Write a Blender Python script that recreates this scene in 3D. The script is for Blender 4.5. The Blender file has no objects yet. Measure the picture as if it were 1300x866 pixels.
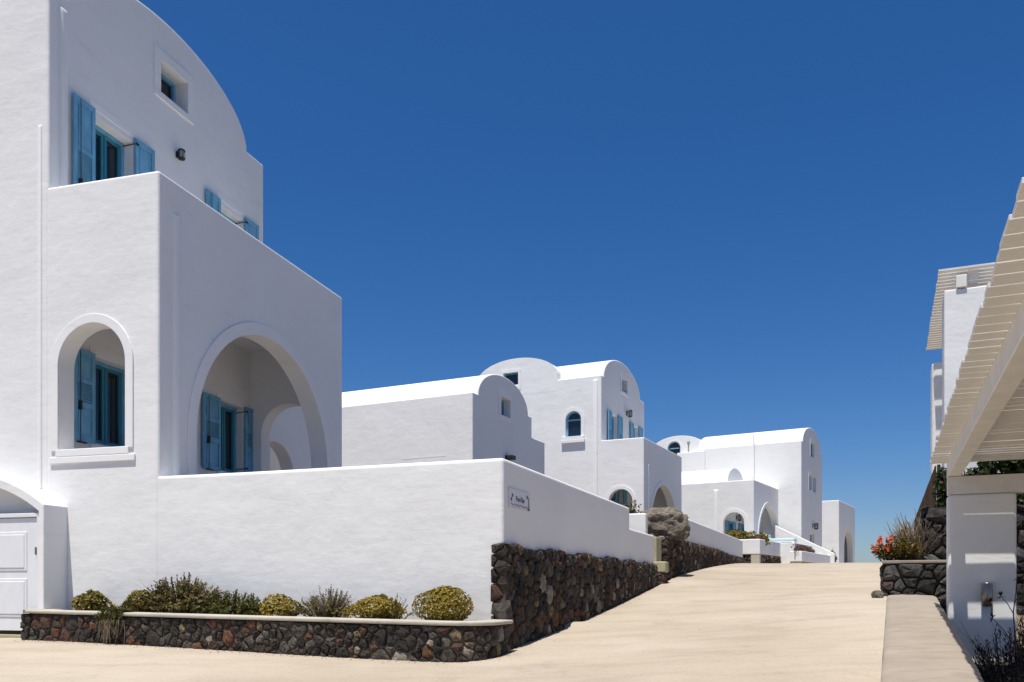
import bpy, bmesh, math, random
import numpy as np
from mathutils import Vector, Matrix

R = math.radians
rnd = random.Random(7)
E = 1.6                       # eye height; all heights below are given relative to the eye level
scene = bpy.context.scene
COL = scene.collection

# ------------------------------------------------------------------ camera, sky, sun, exposure
cam_d = bpy.data.cameras.new('camera'); cam = bpy.data.objects.new('camera', cam_d); COL.objects.link(cam)
cam.location = (0, 0, E); cam.rotation_euler = (R(90), 0, 0)
cam_d.sensor_width = 36; cam_d.lens = 36 * 1090 / 1300
cam_d.shift_y = (745 - 433) / 1300
cam_d.clip_start = 0.05; cam_d.clip_end = 60000
scene.camera = cam

SUN_AZ, SUN_EL = 211.0, 73.0
w = bpy.data.worlds.new('World'); scene.world = w; w.use_nodes = True
wn = w.node_tree.nodes; wl = w.node_tree.links
bg = wn['Background']; sky = wn.new('ShaderNodeTexSky')
sky.sky_type = 'NISHITA'; sky.sun_disc = False
sky.sun_elevation = R(SUN_EL); sky.sun_rotation = R(SUN_AZ)
sky.altitude = 300; sky.air_density = 0.8; sky.dust_density = 1.2; sky.ozone_density = 5.0
gm = wn.new('ShaderNodeGamma'); gm.inputs[1].default_value = 0.85
hs = wn.new('ShaderNodeHueSaturation'); hs.inputs['Saturation'].default_value = 1.42; hs.inputs['Hue'].default_value = 0.508
wl.new(sky.outputs[0], gm.inputs[0]); wl.new(gm.outputs[0], hs.inputs['Color'])
wl.new(hs.outputs[0], bg.inputs[0]); bg.inputs[1].default_value = 0.112

sd = bpy.data.lights.new('sun', 'SUN'); sd.energy = 4.75; sd.angle = R(0.5); sd.color = (1.0, 0.952, 0.87)
sun = bpy.data.objects.new('sun', sd); COL.objects.link(sun)
S = Vector((math.sin(R(SUN_AZ)) * math.cos(R(SUN_EL)), math.cos(R(SUN_AZ)) * math.cos(R(SUN_EL)), math.sin(R(SUN_EL))))
sun.rotation_euler = S.to_track_quat('Z', 'Y').to_euler(); sun.location = (-20, -20, 60)

vs = scene.view_settings
vs.view_transform = 'Standard'; vs.look = 'None'; vs.exposure = 0.31; vs.gamma = 1.0; vs.use_curve_mapping = False

# ------------------------------------------------------------------ materials
MATS = {}
def nt(name, rough=0.8, spec=0.3):
    m = bpy.data.materials.new(name); m.use_nodes = True
    b = m.node_tree.nodes['Principled BSDF']
    b.inputs['Roughness'].default_value = rough
    b.inputs['Specular IOR Level'].default_value = spec
    MATS[name] = m
    return m, m.node_tree.nodes, m.node_tree.links, b
def ramp(n, stops, interp='LINEAR'):
    r = n.new('ShaderNodeValToRGB'); r.color_ramp.interpolation = interp
    e = r.color_ramp.elements
    while len(e) > 1: e.remove(e[-1])
    e[0].position = stops[0][0]; e[0].color = (*stops[0][1], 1)
    for p, c in stops[1:]:
        k = e.new(p); k.color = (*c, 1)
    return r
def noise(n, l, scale, detail=5, rough=0.6, coord=None, vec=(1, 1, 1), off=(0, 0, 0)):
    t = n.new('ShaderNodeTexNoise'); t.inputs['Scale'].default_value = scale
    t.inputs['Detail'].default_value = detail; t.inputs['Roughness'].default_value = rough
    mp = n.new('ShaderNodeMapping'); mp.inputs['Scale'].default_value = vec; mp.inputs['Location'].default_value = off
    if coord is None:
        tc = n.new('ShaderNodeTexCoord'); coord = tc.outputs['Object']
    l.new(coord, mp.inputs[0]); l.new(mp.outputs[0], t.inputs[0])
    return t
def bump(n, l, b, hs, dist=0.02, strength=1.0):
    """hs: list of (socket, weight)"""
    prev = None
    for s, wgt in hs:
        bp = n.new('ShaderNodeBump'); bp.inputs['Strength'].default_value = strength
        bp.inputs['Distance'].default_value = dist * wgt
        l.new(s, bp.inputs['Height'])
        if prev: l.new(prev.outputs[0], bp.inputs['Normal'])
        prev = bp
    l.new(prev.outputs[0], b.inputs['Normal'])
def mixc(n, l, fac, a, bsock):
    m = n.new('ShaderNodeMix'); m.data_type = 'RGBA'
    if hasattr(fac, 'links'): l.new(fac, m.inputs[0])
    else: m.inputs[0].default_value = fac
    for s, v in ((6, a), (7, bsock)):
        if hasattr(v, 'links'): l.new(v, m.inputs[s])
        else: m.inputs[s].default_value = (*v, 1)
    return m.outputs[2]

def make_plaster(name, base, bumpk=1.0, dirt=0.05):
    m, n, l, b = nt(name, 0.85, 0.15)
    g = n.new('ShaderNodeNewGeometry')
    big = noise(n, l, 0.55, 4, 0.55, g.outputs['Position'])
    streak = noise(n, l, 1.6, 6, 0.6, g.outputs['Position'], (0.8, 0.8, 3.4))
    mid = noise(n, l, 7.0, 6, 0.62, g.outputs['Position'], (1, 1, 2.0))
    fine = noise(n, l, 70.0, 3, 0.6, g.outputs['Position'])
    r = ramp(n, [(0.3, tuple(c * (1 - dirt) for c in base)), (0.7, base)])
    l.new(big.outputs[0], r.inputs[0])
    r2 = ramp(n, [(0.28, (0.90, 0.89, 0.87)), (0.42, (1, 1, 1))]); l.new(streak.outputs[0], r2.inputs[0])
    mm = n.new('ShaderNodeMix'); mm.data_type = 'RGBA'; mm.blend_type = 'MULTIPLY'; mm.inputs[0].default_value = 0.5
    l.new(r.outputs[0], mm.inputs[6]); l.new(r2.outputs[0], mm.inputs[7])
    l.new(mm.outputs[2], b.inputs['Base Color'])
    bump(n, l, b, [(big.outputs[0], 2.2), (streak.outputs[0], 0.24), (mid.outputs[0], 0.13), (fine.outputs[0], 0.04)], 0.02 * bumpk)
    return m
make_plaster('plaster', (0.80, 0.80, 0.79))
make_plaster('plaster_trim', (0.81, 0.81, 0.80), 0.4, 0.03)
make_plaster('plaster_roof', (0.82, 0.81, 0.79), 0.6, 0.06)

def make_paint(name, col, rough=0.45, var=0.12, sc=6):
    m, n, l, b = nt(name, rough, 0.4)
    t = noise(n, l, sc, 5, 0.6, None, (1, 1, 0.5)); f = noise(n, l, sc * 12, 2)
    r = ramp(n, [(0.3, tuple(c * (1 - var) for c in col)), (0.7, tuple(min(1, c * (1 + var * .5)) for c in col))])
    l.new(t.outputs[0], r.inputs[0]); l.new(r.outputs[0], b.inputs['Base Color'])
    bump(n, l, b, [(f.outputs[0], 0.1)], 0.01)
    return m
make_paint('blue', (0.165, 0.405, 0.59), 0.6, 0.22)
make_paint('teal', (0.035, 0.22, 0.30))
make_paint('pale_blue', (0.50, 0.63, 0.67), 0.8)
make_paint('gate_white', (0.76, 0.77, 0.79), 0.5, 0.05)
make_paint('slat_white', (0.74, 0.72, 0.68), 0.6, 0.10, 3)
make_paint('iron', (0.02, 0.02, 0.022), 0.5)
make_paint('curtain', (0.10, 0.11, 0.12), 0.9)
make_paint('ink', (0.07, 0.09, 0.17), 0.6)
make_paint('signboard', (0.70, 0.71, 0.74), 0.5, 0.05)
make_paint('lamp_glass', (0.35, 0.36, 0.33), 0.2)
m, n, l, b = nt('steel', 0.32, 0.5); b.inputs['Metallic'].default_value = 0.9; b.inputs['Base Color'].default_value = (0.30, 0.27, 0.24, 1)
m, n, l, b = nt('glass', 0.06, 0.6); b.inputs['Base Color'].default_value = (0.012, 0.02, 0.026, 1)

# road: pale broom-finished concrete
m, n, l, b = nt('road', 0.9, 0.15)
g = n.new('ShaderNodeNewGeometry'); P = g.outputs['Position']
big = noise(n, l, 0.22, 5, 0.6, P); mid = noise(n, l, 1.4, 6, 0.65, P); drag = noise(n, l, 1.2, 6, 0.6, P, (0.55, 1.7, 1)); fine = noise(n, l, 22, 4, 0.7, P); grit = noise(n, l, 90, 2, 0.6, P)
r1 = ramp(n, [(0.3, (0.362, 0.306, 0.234)), (0.5, (0.420, 0.360, 0.282)), (0.7, (0.466, 0.405, 0.328))]); l.new(big.outputs[0], r1.inputs[0])
r2 = ramp(n, [(0.32, (0.80, 0.79, 0.78)), (0.52, (1, 1, 1)), (0.75, (1.05, 1.04, 1.03))]); l.new(drag.outputs[0], r2.inputs[0])
r3 = ramp(n, [(0.30, (0.72, 0.70, 0.67)), (0.45, (1, 1, 1))]); l.new(fine.outputs[0], r3.inputs[0])
def mul(a, c, f=1.0):
    mm = n.new('ShaderNodeMix'); mm.data_type = 'RGBA'; mm.blend_type = 'MULTIPLY'; mm.inputs[0].default_value = f
    l.new(a, mm.inputs[6]); l.new(c, mm.inputs[7]); return mm.outputs[2]
c1 = mul(mul(r1.outputs[0], r2.outputs[0], 0.6), r3.outputs[0], 0.8)
st_ = noise(n, l, 0.8, 7, 0.7, P, (1, .6, 1), (3, 7, 0)); r4 = ramp(n, [(0.30, (0.84, 0.82, 0.80)), (0.43, (1, 1, 1)), (0.66, (1, 1, 1)), (0.76, (0.90, 0.89, 0.885))]); l.new(st_.outputs[0], r4.inputs[0])
c1 = mul(c1, r4.outputs[0], 0.9)
peb = n.new('ShaderNodeTexVoronoi'); peb.inputs['Scale'].default_value = 34; l.new(P, peb.inputs['Vector'])
r5 = ramp(n, [(0.0, (0.66, 0.63, 0.60)), (0.13, (0.85, 0.84, 0.82)), (0.22, (1, 1, 1))]); l.new(peb.outputs['Distance'], r5.inputs[0]); c1 = mul(c1, r5.outputs[0], 0.45)
l.new(c1, b.inputs['Base Color'])
bump(n, l, b, [(mid.outputs[0], 0.22), (drag.outputs[0], 0.05), (fine.outputs[0], 0.30), (grit.outputs[0], 0.14)], 0.02)

def make_concrete(name, c0, c1):
    m, n, l, b = nt(name, 0.88, 0.2)
    g = n.new('ShaderNodeNewGeometry'); P = g.outputs['Position']
    a = noise(n, l, 1.3, 6, 0.65, P, (1, 1, 1)); s = noise(n, l, 3.0, 6, 0.6, P, (0.7, 2.2, 1)); f = noise(n, l, 60, 3, 0.6, P)
    r = ramp(n, [(0.3, c0), (0.7, c1)]); l.new(a.outputs[0], r.inputs[0])
    r2 = ramp(n, [(0.3, (0.78, 0.77, 0.75)), (0.5, (1, 1, 1))]); l.new(s.outputs[0], r2.inputs[0])
    mm = n.new('ShaderNodeMix'); mm.data_type = 'RGBA'; mm.blend_type = 'MULTIPLY'; mm.inputs[0].default_value = 0.8
    l.new(r.outputs[0], mm.inputs[6]); l.new(r2.outputs[0], mm.inputs[7]); l.new(mm.outputs[2], b.inputs['Base Color'])
    bump(n, l, b, [(s.outputs[0], 0.8), (f.outputs[0], 0.12)], 0.02)
make_concrete('coping', (0.275, 0.235, 0.19), (0.345, 0.298, 0.245))
make_concrete('coping_pale', (0.40, 0.37, 0.305), (0.50, 0.46, 0.39))
make_concrete('step', (0.36, 0.33, 0.20), (0.46, 0.42, 0.28))

def make_stone(name, src, dark=False):
    m, n, l, b = nt(name, 0.9, 0.25)
    if src == 'object':
        v = n.new('ShaderNodeObjectInfo').outputs['Random']
    else:
        v = n.new('ShaderNodeNewGeometry').outputs['Random Per Island']
    r = ramp(n, [(0.0, (0.040, 0.035, 0.031)), (0.24, (0.062, 0.053, 0.046)), (0.42, (0.100, 0.086, 0.074)), (0.56, (0.072, 0.054, 0.042)),
                 (0.70, (0.095, 0.058, 0.042)), (0.80, (0.13, 0.115, 0.10)), (0.87, (0.15, 0.075, 0.045)), (0.92, (0.22, 0.17, 0.10)), (0.96, (0.27, 0.24, 0.20)), (1.0, (0.05, 0.05, 0.05))], 'CONSTANT')
    if dark:
        for e in r.color_ramp.elements:
            c = e.color; gq = (c[0] + c[1] + c[2]) / 3; e.color = (*[min(.10, .85 * (gq * .6 + k * .4)) for k in c[:3]], 1)
    l.new(v, r.inputs[0])
    g = n.new('ShaderNodeNewGeometry'); P = g.outputs['Position']
    a = noise(n, l, 9, 7, 0.7, P); f = noise(n, l, 45, 4, 0.7, P)
    r2 = ramp(n, [(0.25, (0.45, 0.44, 0.43)), (0.5, (1, 1, 1)), (0.72, (1.7, 1.62, 1.5))]); l.new(a.outputs[0], r2.inputs[0])
    mm = n.new('ShaderNodeMix'); mm.data_type = 'RGBA'; mm.blend_type = 'MULTIPLY'; mm.inputs[0].default_value = 1
    l.new(r.outputs[0], mm.inputs[6]); l.new(r2.outputs[0], mm.inputs[7]); l.new(mm.outputs[2], b.inputs['Base Color'])
    bump(n, l, b, [(a.outputs[0], 1.9), (f.outputs[0], 0.8)], 0.03)
make_stone('stone', 'object'); make_stone('stone_dark', 'object', True); make_stone('stone_many', 'island')
make_paint('mortar_dark', (0.075, 0.060, 0.046), 0.95, 0.3, 8)
make_paint('mortar_tan', (0.17, 0.14, 0.105), 0.95, 0.3, 8)
m, n, l, b = nt('boulder', 0.95, 0.15)
a = noise(n, l, 2.2, 8, 0.7); c = noise(n, l, 9, 8, 0.75, None, (1, 1, 2)); f = noise(n, l, 38, 4, 0.7)
r = ramp(n, [(0.28, (0.06, 0.05, 0.04)), (0.42, (0.22, 0.19, 0.155)), (0.55, (0.37, 0.335, 0.285)), (0.75, (0.52, 0.485, 0.43))]); l.new(c.outputs[0], r.inputs[0])
r2 = ramp(n, [(0.35, (0.62, 0.59, 0.55)), (0.6, (1.1, 1.07, 1.03))]); l.new(a.outputs[0], r2.inputs[0])
mm = n.new('ShaderNodeMix'); mm.data_type = 'RGBA'; mm.blend_type = 'MULTIPLY'; mm.inputs[0].default_value = 1
l.new(r.outputs[0], mm.inputs[6]); l.new(r2.outputs[0], mm.inputs[7]); l.new(mm.outputs[2], b.inputs['Base Color'])
bump(n, l, b, [(c.outputs[0], 2.2), (f.outputs[0], 0.6)], 0.05)
make_paint('soil', (0.13, 0.095, 0.065), 0.95, 0.35, 9)
make_paint('earth', (0.22, 0.17, 0.115), 0.95, 0.3, 0.6)
m, n, l, b = nt('sea', 0.12, 0.5); b.inputs['Base Color'].default_value = (0.01, 0.045, 0.09, 1)
t = noise(n, l, 0.05, 6, 0.6); bump(n, l, b, [(t.outputs[0], 1.0)], 1.0)

def make_leaf(name, stops, rough=0.55, trans=0.25):
    m, n, l, b = nt(name, rough, 0.3)
    v = n.new('ShaderNodeNewGeometry').outputs['Random Per Island']
    r = ramp(n, stops); l.new(v, r.inputs[0]); l.new(r.outputs[0], b.inputs['Base Color'])
    tr = n.new('ShaderNodeBsdfTranslucent'); l.new(r.outputs[0], tr.inputs[0])
    mx = n.new('ShaderNodeMixShader'); mx.inputs[0].default_value = trans
    l.new(b.outputs[0], mx.inputs[1]); l.new(tr.outputs[0], mx.inputs[2])
    l.new(mx.outputs[0], n['Material Output'].inputs[0])
make_leaf('leaf_gold', [(0, (0.13, 0.105, 0.014)), (0.5, (0.33, 0.245, 0.030)), (0.8, (0.50, 0.37, 0.08)), (1, (0.22, 0.17, 0.03))])
make_leaf('leaf_olive', [(0, (0.06, 0.06, 0.010)), (0.5, (0.17, 0.135, 0.022)), (0.85, (0.33, 0.25, 0.06)), (1, (0.38, 0.31, 0.12))])
make_leaf('leaf_dark', [(0, (0.05, 0.050, 0.014)), (0.6, (0.14, 0.115, 0.030)), (1, (0.26, 0.18, 0.06))])
make_leaf('leaf_green', [(0, (0.035, 0.052, 0.012)), (0.6, (0.10, 0.105, 0.02)), (1, (0.20, 0.165, 0.04))])
make_leaf('leaf_hedge', [(0, (0.010, 0.022, 0.006)), (0.6, (0.03, 0.055, 0.012)), (1, (0.09, 0.11, 0.022))])
make_leaf('leaf_rust', [(0, (0.11, 0.035, 0.012)), (0.55, (0.24, 0.085, 0.02)), (1, (0.14, 0.12, 0.025))])
make_leaf('leaf_bloom', [(0, (0.06, 0.06, 0.012)), (0.5, (0.15, 0.13, 0.025)), (0.8, (0.32, 0.19, 0.035)), (1, (0.36, 0.14, 0.03))])
make_leaf('leaf_brown', [(0, (0.09, 0.05, 0.035)), (0.6, (0.17, 0.10, 0.07)), (1, (0.22, 0.15, 0.10))])
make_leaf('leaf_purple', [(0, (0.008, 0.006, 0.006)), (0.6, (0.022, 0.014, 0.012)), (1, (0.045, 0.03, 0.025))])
make_leaf('petal_red', [(0, (0.42, 0.014, 0.02)), (0.6, (0.52, 0.035, 0.02)), (1, (0.55, 0.10, 0.02))])
make_leaf('straw', [(0, (0.16, 0.115, 0.075)), (0.6, (0.34, 0.265, 0.175)), (1, (0.48, 0.40, 0.28))], 0.8, 0.1)
make_leaf('twig', [(0, (0.035, 0.026, 0.02)), (1, (0.10, 0.075, 0.055))], 0.9, 0.0)
make_leaf('reed', [(0, (0.03, 0.018, 0.013)), (0.6, (0.065, 0.04, 0.028)), (1, (0.10, 0.065, 0.045))], 0.85, 0.05)

# ------------------------------------------------------------------ helpers
def finish(name, bm, mat, parent=None, smooth=None, recalc=True):
    if recalc: bmesh.ops.recalc_face_normals(bm, faces=bm.faces[:])
    me = bpy.data.meshes.new(name); bm.to_mesh(me); bm.free()
    return mesh_obj(name, me, mat, parent, smooth)
def mesh_obj(name, me, mat, parent=None, smooth=None):
    me.materials.clear(); me.materials.append(MATS[mat])
    if smooth is not None:
        for p in me.polygons: p.use_smooth = True
        me.set_sharp_from_angle(angle=R(smooth))
    o = bpy.data.objects.new(name, me); COL.objects.link(o)
    if parent is not None: o.parent = parent
    return o
def tag(o, label, cat, group=None, kind=None):
    if label: o['label'] = label
    if cat: o['category'] = cat
    if group: o['group'] = group
    if kind: o['kind'] = kind
    return o
class T:
    """a thing: Empty at its base, local x into the picture along azimuth az, local y to the left of that, z up.
    heights handed to its part builders are eye-relative; zb is the base height."""
    def __init__(s, name, label, cat, x, y, zb, az, group=None):
        s.e = bpy.data.objects.new(name, None); COL.objects.link(s.e)
        s.e.location = (x, y, zb + E); s.e.rotation_euler = (0, 0, R(90 - az)); s.zb = zb
        s.e.empty_display_size = 0.3
        tag(s.e, label, cat, group)
    def part(s, name, bm, mat, parent=None, smooth=None, label=None):
        bmesh.ops.translate(bm, verts=bm.verts[:], vec=(0, 0, -s.zb))
        o = finish(name, bm, mat, parent or s.e, smooth)
        if label: o['label'] = label
        return o
def box(bm, x0, x1, y0, y1, z0, z1):
    return hexa(bm, [(x, y, z) for z in (z0, z1) for (x, y) in ((x0, y0), (x1, y0), (x1, y1), (x0, y1))])
def hexa(bm, c):
    v = [bm.verts.new(p) for p in c]
    for q in ((3, 2, 1, 0), (4, 5, 6, 7), (0, 1, 5, 4), (1, 2, 6, 5), (2, 3, 7, 6), (3, 0, 4, 7)):
        bm.faces.new([v[i] for i in q])
    return v
def prism(bm, poly, axis, d0, d1):
    def mp(p, d): return (p[0], d, p[1]) if axis == 'y' else ((d, p[0], p[1]) if axis == 'x' else (p[0], p[1], d))
    a = [bm.verts.new(mp(p, d0)) for p in poly]; b = [bm.verts.new(mp(p, d1)) for p in poly]
    bm.faces.new(a); bm.faces.new(b[::-1]); k = len(poly)
    for i in range(k): bm.faces.new((a[i], a[(i + 1) % k], b[(i + 1) % k], b[i]))
def bevel(bm, r, seg=4, ang=30):
    bmesh.ops.recalc_face_normals(bm, faces=bm.faces[:])
    es = [e for e in bm.edges if len(e.link_faces) == 2 and e.calc_face_angle(0) > R(ang)]
    bmesh.ops.bevel(bm, geom=es, offset=r, offset_type='OFFSET', segments=seg, profile=0.5, affect='EDGES', clamp_overlap=True)
def arc(cx, cz, a, b, t0, t1, k):
    return [(cx + a * math.cos(R(t0 + (t1 - t0) * i / k)), cz + b * math.sin(R(t0 + (t1 - t0) * i / k))) for i in range(k + 1)]
def arch_poly(u0, u1, zb, zs, b=None, k=28):
    c = (u0 + u1) / 2; a = (u1 - u0) / 2; b = b or a
    return [(u0, zb), (u1, zb)] + arc(c, zs, a, b, 0, 180, k)
def band_poly(u0, u1, zb, zs, wd, b=None, k=28):
    c = (u0 + u1) / 2; a = (u1 - u0) / 2; b = b or a
    return [(u1 + wd, zb)] + arc(c, zs, a + wd, b + wd, 0, 180, k) + [(u0 - wd, zb), (u0, zb)] + arc(c, zs, a, b, 180, 0, k) + [(u1, zb)]
def boolcut(o, cutter_bms):
    for cb in cutter_bms:
        bmesh.ops.recalc_face_normals(cb, faces=cb.faces[:])
        me = bpy.data.meshes.new('cut'); cb.to_mesh(me); cb.free()
        c = bpy.data.objects.new('cut', me); COL.objects.link(c); c.matrix_world = Matrix()
        c.parent = o.parent
        md = o.modifiers.new('b', 'BOOLEAN'); md.operation = 'DIFFERENCE'; md.solver = 'EXACT'; md.object = c
        bpy.context.view_layer.update()
        dg = bpy.context.evaluated_depsgraph_get()
        new = bpy.data.meshes.new_from_object(o.evaluated_get(dg))
        o.modifiers.clear(); old = o.data; o.data = new; bpy.data.meshes.remove(old)
        bpy.data.objects.remove(c)
    for p in o.data.polygons: p.use_smooth = True
    o.data.set_sharp_from_angle(angle=R(9))
def cut_prism(t, poly, axis, d0, d1):
    bm = bmesh.new(); prism(bm, poly, axis, d0, d1); bmesh.ops.translate(bm, verts=bm.verts[:], vec=(0, 0, -t.zb)); return bm
def cut_box(t, *a):
    bm = bmesh.new(); box(bm, *a); bmesh.ops.translate(bm, verts=bm.verts[:], vec=(0, 0, -t.zb)); return bm
def solid(t, name, poly, axis, d0, d1, mat='plaster', r=0.04, parent=None, cuts=()):
    bm = bmesh.new(); prism(bm, poly, axis, d0, d1)
    if r: bevel(bm, r)
    o = t.part(name, bm, mat, parent, 9)
    if cuts: boolcut(o, cuts)
    return o
def rect(u0, u1, z0, z1): return [(u0, z0), (u1, z0), (u1, z1), (u0, z1)]
def vault_poly(x0, x1, zb, ze, c, a, b, k=80):
    return [(x0, zb), (x1, zb), (x1, ze)] + arc(c, ze, a, b, 0, 180, k) + [(x0, ze)]
# mapped boxes on a wall: side 'R' = wall facing local -y at y=y0 (u = x), side 'F' = wall facing local -x at x=y0 (u = y)
def M(side, y0):
    if side == 'R': return lambda u, nn, z: (u, y0 - nn, z)
    return lambda u, nn, z: (y0 - nn, u, z)
def mbox(bm, mp, u0, u1, n0, n1, z0, z1):
    return hexa(bm, [mp(u, nn, z) for z in (z0, z1) for (u, nn) in ((u0, n0), (u1, n0), (u1, n1), (u0, n1))])
def mprism(bm, mp, poly, n0, n1):
    a = [bm.verts.new(mp(p[0], n0, p[1])) for p in poly]; b = [bm.verts.new(mp(p[0], n1, p[1])) for p in poly]
    bm.faces.new(a); bm.faces.new(b[::-1]); k = len(poly)
    for i in range(k): bm.faces.new((a[i], a[(i + 1) % k], b[(i + 1) % k], b[i]))
def tube(bm, pts, rad, k=6):
    rings = []
    for i, p in enumerate(pts):
        p = Vector(p); d = (Vector(pts[min(i + 1, len(pts) - 1)]) - Vector(pts[max(i - 1, 0)])).normalized()
        up = Vector((0, 0, 1)) if abs(d.z) < 0.9 else Vector((1, 0, 0))
        a = d.cross(up).normalized(); c = d.cross(a)
        rr = rad[i] if isinstance(rad, (list, tuple)) else rad
        rings.append([bm.verts.new(p + (a * math.cos(2 * math.pi * j / k) + c * math.sin(2 * math.pi * j / k)) * rr) for j in range(k)])
    for i in range(len(rings) - 1):
        for j in range(k):
            bm.faces.new((rings[i][j], rings[i][(j + 1) % k], rings[i + 1][(j + 1) % k], rings[i + 1][j]))
    bm.faces.new(rings[0][::-1]); bm.faces.new(rings[-1])

def shutter(t, parent, mp, u0, u1, z0, z1, hinge, lean=0.0):
    """one leaf: stiles, rails, two panels, louvres between. hinge +1: hinge on its right edge, -1: on its left"""
    bm = bmesh.new(); n0, n1 = 0.02, 0.062; sw = min(0.085, (u1 - u0) * 0.2); H = z1 - z0
    a, c = z0 + H * 0.40, z0 + H * 0.66
    mbox(bm, mp, u0, u0 + sw, n0, n1, z0, z1); mbox(bm, mp, u1 - sw, u1, n0, n1, z0, z1)
    rails = [(z0, z0 + 0.10), (a - 0.05, a + 0.04), (c - 0.04, c + 0.04), (z1 - 0.09, z1)]
    for q0, q1 in rails: mbox(bm, mp, u0 + sw, u1 - sw, n0 + .002, n1 - .002, q0, q1)
    for q0, q1 in ((rails[0][1], rails[1][0]), (rails[2][1], rails[3][0])):
        mbox(bm, mp, u0 + sw, u1 - sw, n0 + 0.008, n1 - 0.022, q0, q1)
        mbox(bm, mp, u0 + sw + 0.045, u1 - sw - 0.045, n1 - 0.022, n1 - 0.010, q0 + 0.045, q1 - 0.045)
    q0, q1 = rails[1][1], rails[2][0]; k = max(5, int((q1 - q0) / 0.045))
    mbox(bm, mp, u0 + sw, u1 - sw, n0 + .001, n0 + 0.006, q0, q1)
    for i in range(k):
        zc = q0 + (i + 0.5) * (q1 - q0) / k; h = (q1 - q0) / k * 0.75
        hexa(bm, [mp(u0 + sw, n0 + 0.008, zc), mp(u1 - sw, n0 + 0.008, zc), mp(u1 - sw, n1 - 0.003, zc - h * 0.6), mp(u0 + sw, n1 - 0.003, zc - h * 0.6),
                  mp(u0 + sw, n0 + 0.008, zc + h * .45), mp(u1 - sw, n0 + 0.008, zc + h * .45), mp(u1 - sw, n1 - 0.003, zc - h * 0.15), mp(u0 + sw, n1 - 0.003, zc - h * 0.15)])
    if lean:                                           # swing slightly off the wall round its hinge
        hu = u1 if hinge > 0 else u0
        ref = mp(hu, 0, 0); d = Vector(mp(hu, 1, 0)) - Vector(ref); uu = Vector(mp(hu + 1, 0, 0)) - Vector(ref)
        for v in bm.verts:
            rel = v.co - Vector(ref); v.co += d * abs(rel.dot(uu)) * lean
    return t.part('shutter', bm, 'blue', parent)

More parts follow.
